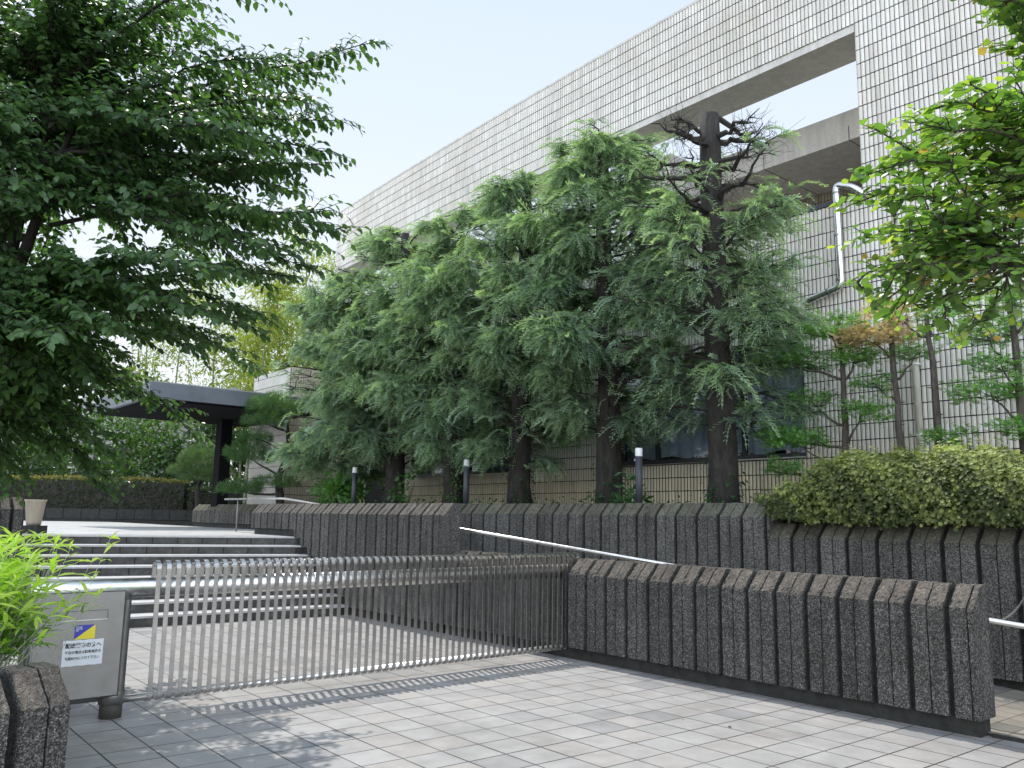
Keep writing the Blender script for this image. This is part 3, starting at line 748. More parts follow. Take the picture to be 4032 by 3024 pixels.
# sticker
mb = MB(); mb.add([GW(-0.325, 0.0515, 0.60), GW(-0.185, 0.0515, 0.70), GW(-0.325, 0.0515, 0.70)], t=[(0, 1, 2)], mat=0)
mb.add([GW(-0.325, 0.0515, 0.60), GW(-0.185, 0.0515, 0.60), GW(-0.185, 0.0515, 0.70)], t=[(0, 1, 2)], mat=1)
stk = mb.build('security_sticker', [M_BLUE, M_YELLOW], gp)
def text(parent, s, t, z, size, mat, name='lettering', u=0.0525, bold=0.0, width=None, slope=0.0, shear=0.0):
    cu = bpy.data.curves.new(name, 'FONT'); cu.body = s; cu.size = size; cu.align_x = 'LEFT'; cu.extrude = 0.0003; cu.offset = bold; cu.shear = shear
    o = bpy.data.objects.new(name, cu); COL.objects.link(o)
    bpy.context.view_layer.update()
    dg = bpy.context.evaluated_depsgraph_get(); me = bpy.data.meshes.new_from_object(o.evaluated_get(dg))
    bpy.data.objects.remove(o)
    co = np.zeros(len(me.vertices) * 3); me.vertices.foreach_get('co', co); co = co.reshape(-1, 3)
    if len(co):
        sx_ = (width / max(1e-6, co[:, 0].max() - co[:, 0].min())) if width else 1
        x_ = (co[:, 0] - co[:, 0].min()) * sx_
        w = np.array([GW(t + a, u + c, z + b_ + slope * a) for a, b_, c in zip(x_, co[:, 1], co[:, 2])])
        me.vertices.foreach_set('co', w.ravel())
    me.materials.clear(); me.materials.append(mat)
    o = bpy.data.objects.new(name, me); COL.objects.link(o)
    o.parent = parent
    root = parent
    o.matrix_parent_inverse = Matrix()
    me.polygons.foreach_set('use_smooth', np.zeros(len(me.polygons), bool)); me.update(); return o
for s_, z_ in (('ALways', 0.683), ('Security', 0.670), ('OK', 0.657)):
    text(stk, s_, -0.317, z_, 0.0135, M_WINK, bold=0.0002, shear=0.25)
mb = MB(); nx = 10; v = []; q = []
for i in range(nx + 1):
    for z_ in (0.415, 0.595): v.append(GW(-0.395 + 0.275 * i / nx, 0.0514 + 0.0012 * (i % 2), z_ + 0.0015 * math.sin(i * 2.1)))
for i in range(nx): q.append((2 * i, 2 * i + 2, 2 * i + 3, 2 * i + 1))
mb.add(v, q=q); note = mb.build('paper_notice', M_SIGNW, gp)
text(note, '配送業者の方へ', -0.378, 0.545, 0.036, M_INK, bold=0.0009, width=0.243, u=0.0545)
text(note, '不在の場合は駐車場奥の', -0.378, 0.502, 0.024, M_INK, bold=0.0003, width=0.243, u=0.0545)
text(note, '宅配BOXに入れて下さい', -0.374, 0.460, 0.024, M_INK, bold=0.0003, width=0.232, u=0.0545)

# ------------------------------------------------------------------ ramp handrail, chain, lamps, pot
hr = thing('ramp_handrail', 'long sloping steel handrail between the low wall and the mossy wall', 'handrail', W(5, 0.4, 0.4))
def rz(t): return 1.364 - 0.0813 * (t - 2.26)
mb = MB(); mb.tube(rounded([W(-6.3, 0.4, 1.82), W(-3.46, 0.4, 1.82), W(13, 0.4, rz(13))], 0.2), 0.021, 14); mb.build('rail', M_STEEL, hr, smooth=True)
for t in (-5.6, -1.2, 10.9, 12.6):
    mb = MB(); zr = 1.82 if t < -3.46 else rz(t); mb.tube([W(t, 0.4, rampz(t)), W(t, 0.4, zr - 0.01)], 0.014, 8); mb.build('post', M_STEEL_B, hr, smooth=True)
ch = thing('barrier_chain', 'short dark chain hanging across the foot of the ramp', 'chain', W(9.0, 1.0, 0.8))
A = np.array(W(9.13, 0.22, 0.83)); B = np.array(W(8.9, 1.82, 0.90)); mb = MB()
NL = 46
for i in range(NL):
    f = (i + 0.5) / NL; c = A * (1 - f) + B * f; c[2] -= 0.20 * 4 * f * (1 - f) * 0.5
    f2 = f + 0.01; c2 = A * (1 - f2) + B * f2; c2[2] -= 0.20 * 4 * f2 * (1 - f2) * 0.5
    ax = (c2 - c) / np.linalg.norm(c2 - c); sd = np.cross(ax, (0, 0, 1)); sd /= np.linalg.norm(sd)
    if i % 2: sd = np.cross(ax, sd)
    ring = [c + ax * 0.021 * math.cos(a) + sd * 0.011 * math.sin(a) for a in np.linspace(0, 2 * math.pi, 9)]
    mb.tube(ring, 0.0032, 5, cap=False)
mb.build('links', M_STEEL_B, ch)

def make_lamp(loc):
    r = thing('bollard_lamp', 'bollard', 'bollard lamp', loc, 'bollard lamps along the conifer bed')
    mb = MB(); mb.lathe((loc[0], loc[1], loc[2]), [(0.0, 0.0), (0.052, 0.0), (0.052, 0.78), (0.0, 0.78)], 20); mb.build('pole', M_DARKMETAL, r, smooth=False)
    mb = MB(); mb.lathe((loc[0], loc[1], loc[2]), [(0.0, 0.781), (0.050, 0.781), (0.052, 0.79), (0.052, 0.885), (0.047, 0.90), (0.0, 0.902)], 20); mb.build('diffuser', M_LAMP, r, smooth=False)
    for c in r.children:
        for p_ in c.data.polygons: p_.use_smooth = abs(p_.normal.z) < 0.5
    return r
lab = ['bollard lamp nearest the big bare-topped conifer, white cap on a dark grey pole', 'bollard lamp where the tall wall ends, between two ivy-footed trunks', 'bollard lamp beside the round green shrub, farthest of the three']
lamp = None
for (t, s_), l in zip(((3.85, 2.33), (-0.20, 2.33), (-4.15, 2.33)), lab):
    loc = W(t, s_, 1.635)
    if lamp is None: lamp = make_lamp(loc); r = lamp
    else:
        r = lamp.copy(); COL.objects.link(r); r.location = loc
        for c in lamp.children:
            k = c.copy(); COL.objects.link(k); k.parent = r; k.matrix_parent_inverse = Matrix.Translation(lamp.location).inverted()
    r['label'] = l

pt = thing('flower_pot', 'cream tapered flower pot on a small dark block by the left wall end', 'pot', (-7.84, 14.2, ZP + 0.13))
mb = MB(); mb.lathe((-7.84, 14.2, ZP + 0.132), [(0.0, 0.0), (0.105, 0.0), (0.115, 0.05), (0.150, 0.37), (0.165, 0.40), (0.168, 0.42), (0.145, 0.42), (0.135, 0.36), (0.0, 0.36)], 24); mb.build('body', M_POT, pt, smooth=True)
mb = MB(); mb.lathe((-7.84, 14.2, ZP + 0.132), [(0.137, 0.37), (0.0, 0.375)], 16); mb.build('earth', M_SOIL, pt)
mb = MB(); mb.box(-8.0, -7.69, 14.05, 14.36, ZP + 0.005, ZP + 0.13); tag(mb.build('pot_stand', M_BASE), 'small dark square block under the cream flower pot', 'block')

# ------------------------------------------------------------------ vegetation builders
def unit(a): return a / (np.linalg.norm(a, axis=-1, keepdims=True) + 1e-9)
def place(mb, tv, tq, tt, o, a, n, s, col, mat=0, tipcol=None, sx=None):
    """copies of a small template (x along, y side, z normal) at origins o, axis a, normal n, size s"""
    a = unit(a); b_ = unit(np.cross(n, a)); n = np.cross(a, b_)
    k = len(tv); m = len(o)
    s = np.broadcast_to(np.asarray(s, float), (m,))[:, None, None]
    wy = 1.0 if sx is None else np.asarray(sx)[:, None, None]
    v = o[:, None] + s * (tv[None, :, 0:1] * a[:, None] + wy * tv[None, :, 1:2] * b_[:, None] + tv[None, :, 2:3] * n[:, None])
    off = (np.arange(m) * k)[:, None, None]
    q = (np.array(tq)[None] + off).reshape(-1, 4) if len(tq) else None
    t = (np.array(tt)[None] + off).reshape(-1, 3) if len(tt) else None
    c = np.repeat(col[:, None], k, 1)
    if tipcol is not None:
        w = np.clip(tv[:, 0], 0, 1)[None, :, None] ** 1.5
        c = c * (1 - w) + tipcol[:, None] * w
    mb.add(v.reshape(-1, 3), q=q, t=t, mat=mat, col=c.reshape(-1, 3))
LEAF_V = np.array([(0, 0, 0), (.35, 0, -.01), (.7, 0, -.05), (1, 0, -.13), (.28, .22, .05), (.62, .20, .02), (.28, -.22, .05), (.62, -.20, .02)])
LEAF_Q = [(1, 2, 5, 4), (2, 1, 6, 7)]; LEAF_T = [(0, 1, 4), (2, 3, 5), (1, 0, 6), (3, 2, 7)]
ROUND_V = np.array([(0, 0, 0), (.4, 0, -.02), (.8, 0, -.04), (1, 0, -.05), (.35, .25, .04), (.75, .27, .02), (.35, -.25, .04), (.75, -.27, .02)])
DIA_V = np.array([(0, 0, 0), (.45, .2, .02), (1, 0, -.08), (.45, -.2, .02)]); DIA_Q = [(0, 3, 2, 1)]
BLADE_V = np.array([(0, .012, 0), (0, -.012, 0), (.3, .045, .05), (.3, -.045, .05), (.65, .038, .02), (.65, -.038, .02), (1, 0, -.12)])
BLADE_Q = [(0, 1, 3, 2), (2, 3, 5, 4)]; BLADE_T = [(4, 5, 6)]
# feathery conifer spray
fv = []; fq = []; r0 = np.random.default_rng(3)
def fz(x): return 0.16 * math.sin(x * 2.2) - 0.78 * x * x
for i in range(5):
    x0, x1 = i / 5, (i + 1) / 5; k = len(fv)
    fv += [(x0, .008, fz(x0)), (x0, -.008, fz(x0)), (x1, -.006, fz(x1)), (x1, .006, fz(x1))]; fq.append((k, k + 1, k + 2, k + 3))
for i in range(9):
    x = 0.10 + 0.10 * i
    for sd in (-1, 1):
        l = (0.27 - 0.17 * x) * r0.uniform(.5, 1.35); w_ = 0.036; z = fz(x)
        dx, dy, dz = 0.72 * l, 0.70 * l * sd, r0.uniform(-.35, .1) * l
        k = len(fv); fv += [(x, 0, z), (x + dx * .5 + w_ * .8, dy * .5 - w_ * sd * .5, z + dz * .3 + .01), (x + dx, dy, z + dz), (x + dx * .5 - w_ * .8, dy * .5 + w_ * sd * .5, z + dz * .3 + .01)]
        fq.append((k, k + 1, k + 2, k + 3))
        # secondary needle pairs
        for f_ in (.6,):
            bx, by, bz = x + dx * f_, dy * f_, z + dz * f_
            k = len(fv); fv += [(bx, by, bz), (bx + .085, by - .004 * sd, bz - .005), (bx + .12, by + .03 * sd, bz - .035), (bx + .03, by + .030 * sd, bz)]
            fq.append((k, k + 1, k + 2, k + 3))
FROND_V = np.array(fv); FROND_Q = fq

def curve(p0, p1, sag=0.0, wob=0.0, n=8, r_=rng):
    p0 = np.array(p0, float); p1 = np.array(p1, float); u = np.linspace(0, 1, n)[:, None]
    c = p0 * (1 - u) + p1 * u; c[:, 2] -= sag * 4 * (u * (1 - u))[:, 0]
    if wob:
        w = r_.normal(0, wob, (n, 3)); w[0] = 0; w = np.cumsum(w, 0) * 0.6; w -= u * w[-1] * 0.7; c += w
    return c

def conifer(name, label, t, s, ztop, prof, seed, dens=1.0, zfol=(2.2, None), bare_from=None, lean=(0, 0), frond=0.31, tone=1.0, r0_=0.21, topw=.45, thinlow=.9):
    """prof: list of (z, radius); bare_from: height above which only dead branches remain"""
    r_ = np.random.default_rng(seed)
    b0 = np.array(W(t, s, 1.5)); root = thing(name, label, 'tree', tuple(b0), 'conifers in front of the tiled building')
    zs = np.linspace(1.5, ztop, 12); tr = np.stack([b0[0] + lean[0] * (zs - 1.5) + np.cumsum(r_.normal(0, .012, 12)), b0[1] + lean[1] * (zs - 1.5) + np.cumsum(r_.normal(0, .012, 12)), zs], -1)
    rad = np.interp(zs, [1.5, 1.9, 3.5, ztop - .3, ztop], [r0_ * 1.2, r0_, r0_ * .85, r0_ * topw, r0_ * topw * .95])
    mb = MB(); mb.tube(tr, rad, 14); mb.build('trunk', M_BARK_C, root, smooth=True)
    bz = [p[0] for p in prof]; br = [p[1] for p in prof]
    wood = MB(); fol = MB(); O = []; A = []; Sz = []; Cc = []; Tc = []
    zf0 = zfol[0]; zf1 = zfol[1] or ztop
    z = zf0; k = 0
    while z < ztop - 0.05:
        R = float(np.interp(z, bz, br)) * r_.uniform(.62, 1.05); az = k * 2.4 + r_.uniform(-.6, .6); k += 1
        limb_tone = r_.uniform(0, 1)
        pz = np.array([np.interp(z, zs, tr[:, 0]), np.interp(z, zs, tr[:, 1]), z])
        dirh = np.array([math.cos(az), math.sin(az), 0])
        rise = r_.uniform(0.0, 0.35) * R
        tip = pz + dirh * R + np.array([0, 0, rise])
        c = curve(pz, tip, sag=(.10 if bare_from and z > bare_from else -.08) * R, wob=.035 if not (bare_from and z > bare_from) else .085, n=9, r_=r_)
        bare = bare_from is not None and z > bare_from; gapf = r_.choice([.15, .8, 1.1, 1.4])
        rr = np.linspace(.023 if not bare else .055, .006, 9) * (0.7 + .3 * R)
        wood.tube(c, rr, 5, cap=False)
        nsub = int(R * 5) + 2
        for j in range(nsub):
            u = r_.uniform(.25, 1); q = c[int(u * 8)]; sd = r_.choice([-1, 1])
            a2 = az + sd * r_.uniform(.4, 1.2); L = R * r_.uniform(.18, .45) * (1.2 - .6 * u)
            tp = q + np.array([math.cos(a2) * L, math.sin(a2) * L, r_.uniform(-.25, .35) * L])
            cc = curve(q, tp, sag=r_.uniform(-.1, .1) * L, wob=.02, n=5, r_=r_); wood.tube(cc, np.linspace(.012, .003, 5), 4, cap=False)
            if bare:
                for _ in range(3):
                    q2 = cc[r_.integers(1, 5)]; wood.tube(curve(q2, q2 + r_.normal(0, .13, 3), n=3, r_=r_), [.005, .003, .002], 3, cap=False)
            thin = thinlow if z < 3.7 else 1.0
            if bare_from:
                for _ in range(3):
                    q2 = cc[r_.integers(0, 5)]; wood.tube(curve(q2, q2 + r_.normal(0, .16, 3), sag=.02, wob=.02, n=4, r_=r_), [.004, .003, .0025, .002], 3, cap=False)
            m_ = 0 if bare and r_.uniform() < .9 else max(1, int(dens * thin * (4 + L * 26) * gapf))
            if m_:
                uu = r_.uniform(.15, 1.05, m_); pp = q + (tp - q) * uu[:, None] + r_.normal(0, .05, (m_, 3))
                O.append(pp); a3 = a2 + r_.normal(0, .75, m_)
                A.append(np.stack([np.cos(a3), np.sin(a3), r_.uniform(-.6, .5, m_)], -1))
        while len(Cc) < len(O): Cc.append(np.full(len(O[len(Cc)]), limb_tone))
        if not bare:
            m_ = int(dens * (thinlow if z < 3.7 else 1.0) * (6 + R * 17) * gapf); uu = r_.uniform(.35, 1.02, m_)
            pp = pz + (tip - pz) * uu[:, None] + r_.normal(0, .07, (m_, 3)); O.append(pp); a3 = az + r_.normal(0, .7, m_)
            A.append(np.stack([np.cos(a3), np.sin(a3), r_.uniform(-.35, .45, m_)], -1))
        z += r_.uniform(.045, .09) if not bare else r_.uniform(.05, .11)
    while len(Cc) < len(O): Cc.append(np.full(len(O[len(Cc)]), r_.uniform(0, 1)))
    O = np.concatenate(O); A = np.concatenate(A); m = len(O); ltone = np.concatenate(Cc)[:, None]
    Nn = np.array([0, 0, 1.0]) + r_.normal(0, .45, (m, 3))
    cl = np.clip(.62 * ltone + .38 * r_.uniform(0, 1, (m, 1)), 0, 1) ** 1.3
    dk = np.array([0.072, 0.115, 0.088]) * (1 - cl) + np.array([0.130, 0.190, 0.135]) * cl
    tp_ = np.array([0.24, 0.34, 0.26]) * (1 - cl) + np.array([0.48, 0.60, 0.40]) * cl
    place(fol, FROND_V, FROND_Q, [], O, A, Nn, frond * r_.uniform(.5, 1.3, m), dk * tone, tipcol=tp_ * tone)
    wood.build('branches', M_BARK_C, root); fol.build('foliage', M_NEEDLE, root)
    # climbing ivy at the foot
    ml = 160; a = r_.uniform(0, 6.28, ml); h = r_.uniform(0, 1, ml) ** 2
    o_ = np.stack([b0[0] + np.cos(a) * (r0_ * 1.1 + .02), b0[1] + np.sin(a) * (r0_ * 1.1 + .02), 1.62 + h * .8], -1)
    iv = MB(); place(iv, DIA_V * [1, 1.8, 1], DIA_Q, [], o_ + r_.normal(0, .03, (ml, 3)), np.stack([np.cos(a), np.sin(a), -.8 + 0 * a], -1), np.stack([np.cos(a), np.sin(a), .5 + 0 * a], -1), r_.uniform(.05, .09, ml), np.array([.03, .075, .025]) * r_.uniform(.6, 1.5, (ml, 1)))
    iv.build('ivy', M_LEAF_S, root)
    return root

conifer('conifer_tree', 'tall conifer with a bare topped trunk and dead branches against the sky', 4.79, 3.0, 7.45, [(1.7, .8), (2.6, 1.15), (3.6, 1.45), (5.0, 1.4), (6.2, 1.3), (6.9, 1.15), (7.45, .95)], 11, dens=.58, bare_from=5.9, zfol=(2.7, None), lean=(-.02, 0), tone=1.0, topw=.72, thinlow=.6)
conifer('conifer_tree', 'full green conifer second from the bare-topped one, tallest leafy crown', 2.63, 3.0, 7.9, [(2.2, .9), (3, 1.35), (5, 1.5), (6.6, 1.3), (7.5, .95), (7.9, .55)], 12, dens=1.35, zfol=(2.75, None), lean=(-.02, 0), thinlow=.5)
conifer('conifer_tree', 'conifer with a jagged broken branch top, trunk just right of the middle bollard lamp', .48, 3.0, 7.7, [(2.2, .9), (3, 1.4), (5, 1.6), (6.5, 1.3), (7.4, .8), (7.7, .4)], 13, dens=1.35, zfol=(2.45, None), thinlow=.75)
conifer('conifer_tree', 'conifer whose dark trunk stands left of the middle bollard lamp', -1.49, 3.0, 7.6, [(2.2, 1.0), (3, 1.5), (5, 1.6), (6.4, 1.4), (7.2, .8), (7.6, .3)], 14, dens=1.35, zfol=(2.6, None))
conifer('conifer_tree', 'conifer with an ivy-clad trunk behind the tall grooved wall', -3.57, 3.0, 7.75, [(2.2, 1.0), (3, 1.6), (5, 1.7), (6.6, 1.4), (7.4, .9), (7.75, .4)], 15, dens=1.35, zfol=(2.5, None))
conifer('conifer_tree', 'leftmost conifer of the row, green down to the shrub beside the entrance', -5.7, 3.0, 7.3, [(2.2, 1.2), (3, 1.8), (5, 1.8), (6.2, 1.35), (7.3, .6)], 16, dens=1.4, zfol=(2.3, None))

def twiggy(mbw, mbl, limbs, r_, leaf=0.095, gap=0.045, tw=(.25, .7), every=.05, colA=(.03, .07, .02), colB=(.07, .14, .035), tip=None, droop=.7, shape=LEAF_V, start=.15, limb_r=.03, updroop=0.0, width=(.9, 1.25)):
    O = []; A = []; Nn = []; Cc = []; Sz = []
    for (p0, p1, sag) in limbs:
        L = np.linalg.norm(np.array(p1) - np.array(p0)); c = curve(p0, p1, sag=sag, wob=.05, n=12, r_=r_)
        mbw.tube(c, np.linspace(limb_r * (.6 + .25 * L), .004, 12), 6, cap=False)
        nt_ = int(L / every)
        d_ = unit(c[-1] - c[0])
        for i in range(nt_ + 2):
            u = start + (1 - start) * (i + r_.uniform(0, 1)) / (nt_ + 1); u = min(u, 1.0); f = u * 11; k = min(10, int(f)); q = c[k] + (c[k + 1] - c[k]) * (f - k)
            sd = 1 if i % 2 else -1; th = sd * r_.uniform(.3, 1.15) if i < nt_ else r_.uniform(-.2, .2)
            dl = unit(c[k + 1] - c[k]); h = np.array([dl[0] * math.cos(th) - dl[1] * math.sin(th), dl[0] * math.sin(th) + dl[1] * math.cos(th), dl[2] * .4 + r_.uniform(-.25, .35)])
            h = unit(h); TL = r_.uniform(*tw) * (1.15 - .55 * u)
            e = q + h * TL; cc = curve(q, e, sag=-.06 * TL * (1 - updroop), wob=.012, n=5, r_=r_); cc[:, 2] -= np.linspace(0, 1, 5) ** 2 * TL * .18 * droop
            mbw.tube(cc, np.linspace(.005, .0015, 5), 3, cap=False)
            nl = max(3, int(TL / gap)); uu = (np.arange(nl) + .6) / nl
            pq = np.stack([np.interp(uu * 4, range(5), cc[:, j]) for j in range(3)], -1)
            side = unit(np.cross(h, [0, 0, 1.0])); alt = np.where(np.arange(nl) % 2, 1, -1)[:, None]
            ax = h * .55 + side * alt * r_.uniform(.4, .9, (nl, 1)) + np.array([0, 0, -1.0]) * droop * r_.uniform(.3, 1.1, (nl, 1)) + r_.normal(0, .15, (nl, 3))
            nn = np.array([0, 0, 1.0]) + h * .25 + r_.normal(0, .45, (nl, 3))
            O.append(pq); A.append(ax); Nn.append(nn)
            mix = np.clip(r_.uniform(0, .6) + .35 * r_.uniform(0, 1, (nl, 1)), 0, 1); cc_ = np.array(colA) * (1 - mix) + np.array(colB) * mix
            if tip is not None and r_.uniform() < .45:
                w = np.clip((uu - .5) * 2, 0, 1)[:, None] ** 1.3; tc = np.array(tip[r_.integers(len(tip))]); cc_ = cc_ * (1 - w) + tc * w
            Cc.append(cc_); Sz.append(leaf * r_.uniform(.65, 1.15, nl) * (1 - .35 * uu))
    O = np.concatenate(O); A = np.concatenate(A); Nn = np.concatenate(Nn); Cc = np.concatenate(Cc); Sz = np.concatenate(Sz)
    place(mbl, shape, LEAF_Q, LEAF_T, O, A, Nn, Sz, Cc, sx=r_.uniform(width[0], width[1], len(O)))

# --- large deciduous tree on the left
r_ = np.random.default_rng(21)
lt = thing('cherry_tree', 'large dark leafy tree overhanging the steps from the left edge', 'tree', (-5.9, 7.8, 0))
mb = MB(); T0 = np.array([-5.9, 7.8, -.05]); F1 = np.array([-5.3, 7.5, 2.5])
mb.tube(curve(T0, F1, wob=.04, n=8, r_=r_), np.linspace(.22, .16, 8), 12)
mb.build('trunk', M_BARK_D, lt, smooth=True)
wood = MB(); lv = MB()
F2 = np.array([-4.05, 7.0, 4.35]); F3 = np.array([-4.45, 7.2, 3.3]); F4 = np.array([-4.55, 7.6, 5.0])
for a, b_, ra, rb in ((F1, F3, .11, .075), (F3, F2, .06, .035), (F3, F4, .06, .035), (F2, np.array([-3.7, 7.0, 5.2]), .035, .018)):
    wood.tube(curve(a, b_, wob=.03, n=7, r_=r_), np.linspace(ra, rb, 7), 9)
tips = [(-1.45, 7.0, 5.85), (-1.75, 7.1, 5.25), (-1.75, 7.2, 4.85), (-2.15, 7.3, 4.5), (-1.75, 6.9, 4.45), (-1.55, 7.0, 4.0), (-1.85, 7.1, 3.6), (-2.0, 7.0, 3.3), (-2.25, 7.0, 3.0), (-2.7, 6.9, 2.95), (-3.15, 6.8, 2.85), (-3.5, 6.7, 2.65), (-3.8, 6.6, 2.42), (-4.05, 6.5, 2.2)]
limbs = []
for i, tp in enumerate(tips):
    for dy in (0, -.8, 1.1) if i < 12 else (0, -.6, .7):
        tp2 = np.array(tp) + np.array([-.25 * abs(dy) * r_.uniform(.3, 1.6) + dy * -.07, dy + r_.normal(0, .2), (.12 * dy if dy > 0 else .05 * dy) + r_.normal(0, .10)])
        if dy > 0: tp2[0] -= .25 * dy * .6
        src = F4 if tp[2] > 4.6 else (F2 if tp[2] > 3.4 else F3)
        if i > 8: src = F1 * .4 + F3 * .6
        limbs.append((src + r_.normal(0, .28, 3), tp2, -.14 if tp[2] > 3 else -.22))
# crown towards the top left and behind
for _ in range(46):
    tp2 = np.array([r_.uniform(-5.6, -3.0), r_.uniform(6.2, 10.0), r_.uniform(4.2, 7.2)]); limbs.append((F4 + r_.normal(0, .25, 3), tp2, -.1))
for _ in range(34):
    tp2 = np.array([r_.uniform(-5.6, -4.0), r_.uniform(6.4, 9.0), r_.uniform(1.70, 2.9)]); limbs.append((F1 + r_.normal(0, .15, 3), tp2, -.25))
for _ in range(26):
    tp2 = np.array([r_.uniform(-6.0, -3.4), r_.uniform(5.6, 9.5), r_.uniform(2.2, 4.4)]); limbs.append((F3 + r_.normal(0, .15, 3), tp2, -.1))
for _ in range(26):
    tp2 = np.array([r_.uniform(-4.9, -3.7), r_.uniform(5.9, 7.2), r_.uniform(3.3, 6.2)]); limbs.append(((F2 if tp2[2] < 4.6 else F4) + r_.normal(0, .15, 3), tp2, -.12))
twiggy(wood, lv, limbs, r_, limb_r=.017, leaf=.115, gap=.040, tw=(.25, .62), every=.047, colA=(.032, .070, .030), colB=(.095, .175, .060), droop=.7, width=(1.1, 1.5))
wood.build('branches', M_BARK_D, lt, smooth=True); lv.build('leaves', M_LEAF, lt)

# --- bright small-leaved tree on the right
r_ = np.random.default_rng(22)
rt = thing('crape_myrtle', 'near tree with small bright green leaves and orange tips at the right edge', 'tree', (4.9, 4.7, 0))
mb = MB(); B0 = np.array([4.9, 4.7, -.03]); B1 = np.array([4.0, 4.5, 2.2]); B2 = np.array([3.0, 4.2, 2.62]); B3 = np.array([3.4, 4.3, 3.3])
mb.tube(curve(B0, B1, wob=.04, n=8, r_=r_), np.linspace(.10, .07, 8), 10); mb.build('trunk', M_BARK_Y, rt, smooth=True)
wood = MB(); lv = MB()
for a, b_, ra, rb in ((B1, B2, .055, .04), (B1, B3, .06, .035), (B2, np.array([2.45, 4.15, 2.85]), .036, .018)):
    wood.tube(curve(a, b_, wob=.03, n=7, r_=r_), np.linspace(ra, rb, 7), 9)
tipsR = [(1.86, 4.15, 3.38), (1.98, 4.1, 3.17), (1.80, 4.2, 2.95), (1.95, 4.2, 2.78), (2.05, 4.1, 2.66), (2.1, 4.1, 3.62), (1.95, 4.2, 3.5), (2.35, 4.2, 3.75), (2.2, 4.3, 3.3), (2.3, 4.0, 3.0), (2.5, 4.3, 3.6), (2.6, 4.0, 3.35), (2.0, 4.3, 2.75), (2.2, 4.1, 2.63), (2.45, 4.2, 2.6)]
limbs = []
B2e = np.array([2.45, 4.15, 2.85])
for tp in tipsR:
    src = B2e if tp[2] < 3.2 else B3
    for dy in (0, .45, -.35):
        limbs.append((src + r_.normal(0, .08, 3), np.array(tp) + np.array([abs(dy) * .25, dy, r_.normal(0, .05)]), -.07))
for tp in [(2.42, 4.2, 4.55), (2.5, 4.2, 4.42), (2.75, 4.1, 4.6), (2.6, 4.4, 4.8), (2.9, 4.3, 4.3), (2.75, 4.4, 4.15), (2.35, 4.1, 4.35)]: limbs.append((B3 + r_.normal(0, .04, 3), np.array(tp), -.12))
for _ in range(14): limbs.append((B3 + r_.normal(0, .15, 3), np.array([r_.uniform(2.4, 4.2), r_.uniform(3.9, 5.4), r_.uniform(2.9, 4.0)]), -.1))
twiggy(wood, lv, limbs, r_, leaf=.076, gap=.028, tw=(.12, .30), every=.043, colA=(.060, .130, .040), colB=(.21, .33, .08), tip=[(.36, .44, .07), (.46, .46, .10), (.30, .42, .07), (.34, .42, .07), (.48, .27, .10)], droop=.12, shape=ROUND_V, start=.2, limb_r=.012, width=(1.15, 1.6))
wood.build('branches', M_BARK_Y, rt, smooth=True); lv.build('leaves', M_LEAF, rt)

# --- leaf clouds for shrubs, hedges and distant trees
def cloud(mb, cen, rad, n, size, cA, cB, r_, clumps=20, spread=.28, shell=.45, tv=DIA_V, tq=DIA_Q, tt=(), upb=.6, flat=None, down=0.0):
    cen = np.array(cen, float); rad = np.array(rad, float)
    u = r_.normal(0, 1, (clumps, 3)); u = unit(u); rr = (shell + (1 - shell) * r_.uniform(0, 1, (clumps, 1)) ** .5); cc = cen + u * rr * rad
    ci = r_.integers(0, clumps, n); g = r_.normal(0, 1, (n, 3)) * spread * rad.min() 
    if flat: g[:, 2] *= flat
    o = cc[ci] + g
    out = unit(unit(g) + .5 * unit(o - cen)); ax = unit(out + r_.normal(0, .5, (n, 3)) + np.array([0, 0, -down])); nn = np.array([0, 0, 1.0]) * upb + out * .5 + r_.normal(0, .4, (n, 3))
    tone = r_.uniform(0, 1, clumps)[ci][:, None] * .55 + r_.uniform(0, .45, (n, 1)); col = np.array(cA) * (1 - tone) + np.array(cB) * tone
    place(mb, tv, tq, list(tt), o, ax, nn, size * r_.uniform(.6, 1.25, n), col)

# azalea hedge on the wall
r_ = np.random.default_rng(31)
hd = thing('azalea_hedge', 'long rounded yellow-green azalea hedge spilling over the dark wall', 'hedge', W(9, 2.8, 1.4))
core = MB(); lv = MB()
n = 85000; t = r_.uniform(5.75, 14.0, n)
keep = r_.uniform(0, 1, n) < np.where(t > 10.5, .35, 1.0); t = t[keep]; n = len(t)
a = r_.uniform(-.22, math.pi * .86, n)
zt_ = 2.30 + .03 * np.sin(t * 1.9) + .035 * np.sin(t * 6.7 + 1) - np.clip(7.0 - t, 0, 1.2) * .42 - .03; c_z = 1.66
rs = .95; front = 1.72
wv = .035 * np.sin(t * 5.1 + a * 3) + .03 * np.sin(t * 13 + a * 6 + 2) + .02 * np.sin(t * 29 + a * 11)
ex = np.sign(np.cos(a)) * np.abs(np.cos(a)) ** .6; cs = 2.75; S_ = cs - (1.0 + wv) * ex * np.where(t < 6.5, np.clip((t - 5.0) / 1.5, .3, 1), 1); Z_ = c_z + (zt_ - c_z + wv * 1.2) * np.where(a > 0, np.abs(np.sin(a)) ** .8, np.sin(a))
dpt = r_.uniform(0, 1, n) ** 2 * .16 - (r_.uniform(0, 1, n) < .07) * r_.uniform(0, .13, n)
S_ = S_ + dpt * np.cos(a); Z_ = Z_ - dpt * np.sin(a)
o = WA(t, S_, Z_) + r_.normal(0, .018, (n, 3)); 
outv = MM[None] * (-np.cos(a))[:, None]; outv = np.c_[outv, np.sin(a)]
whorl_v = []; whorl_q = []
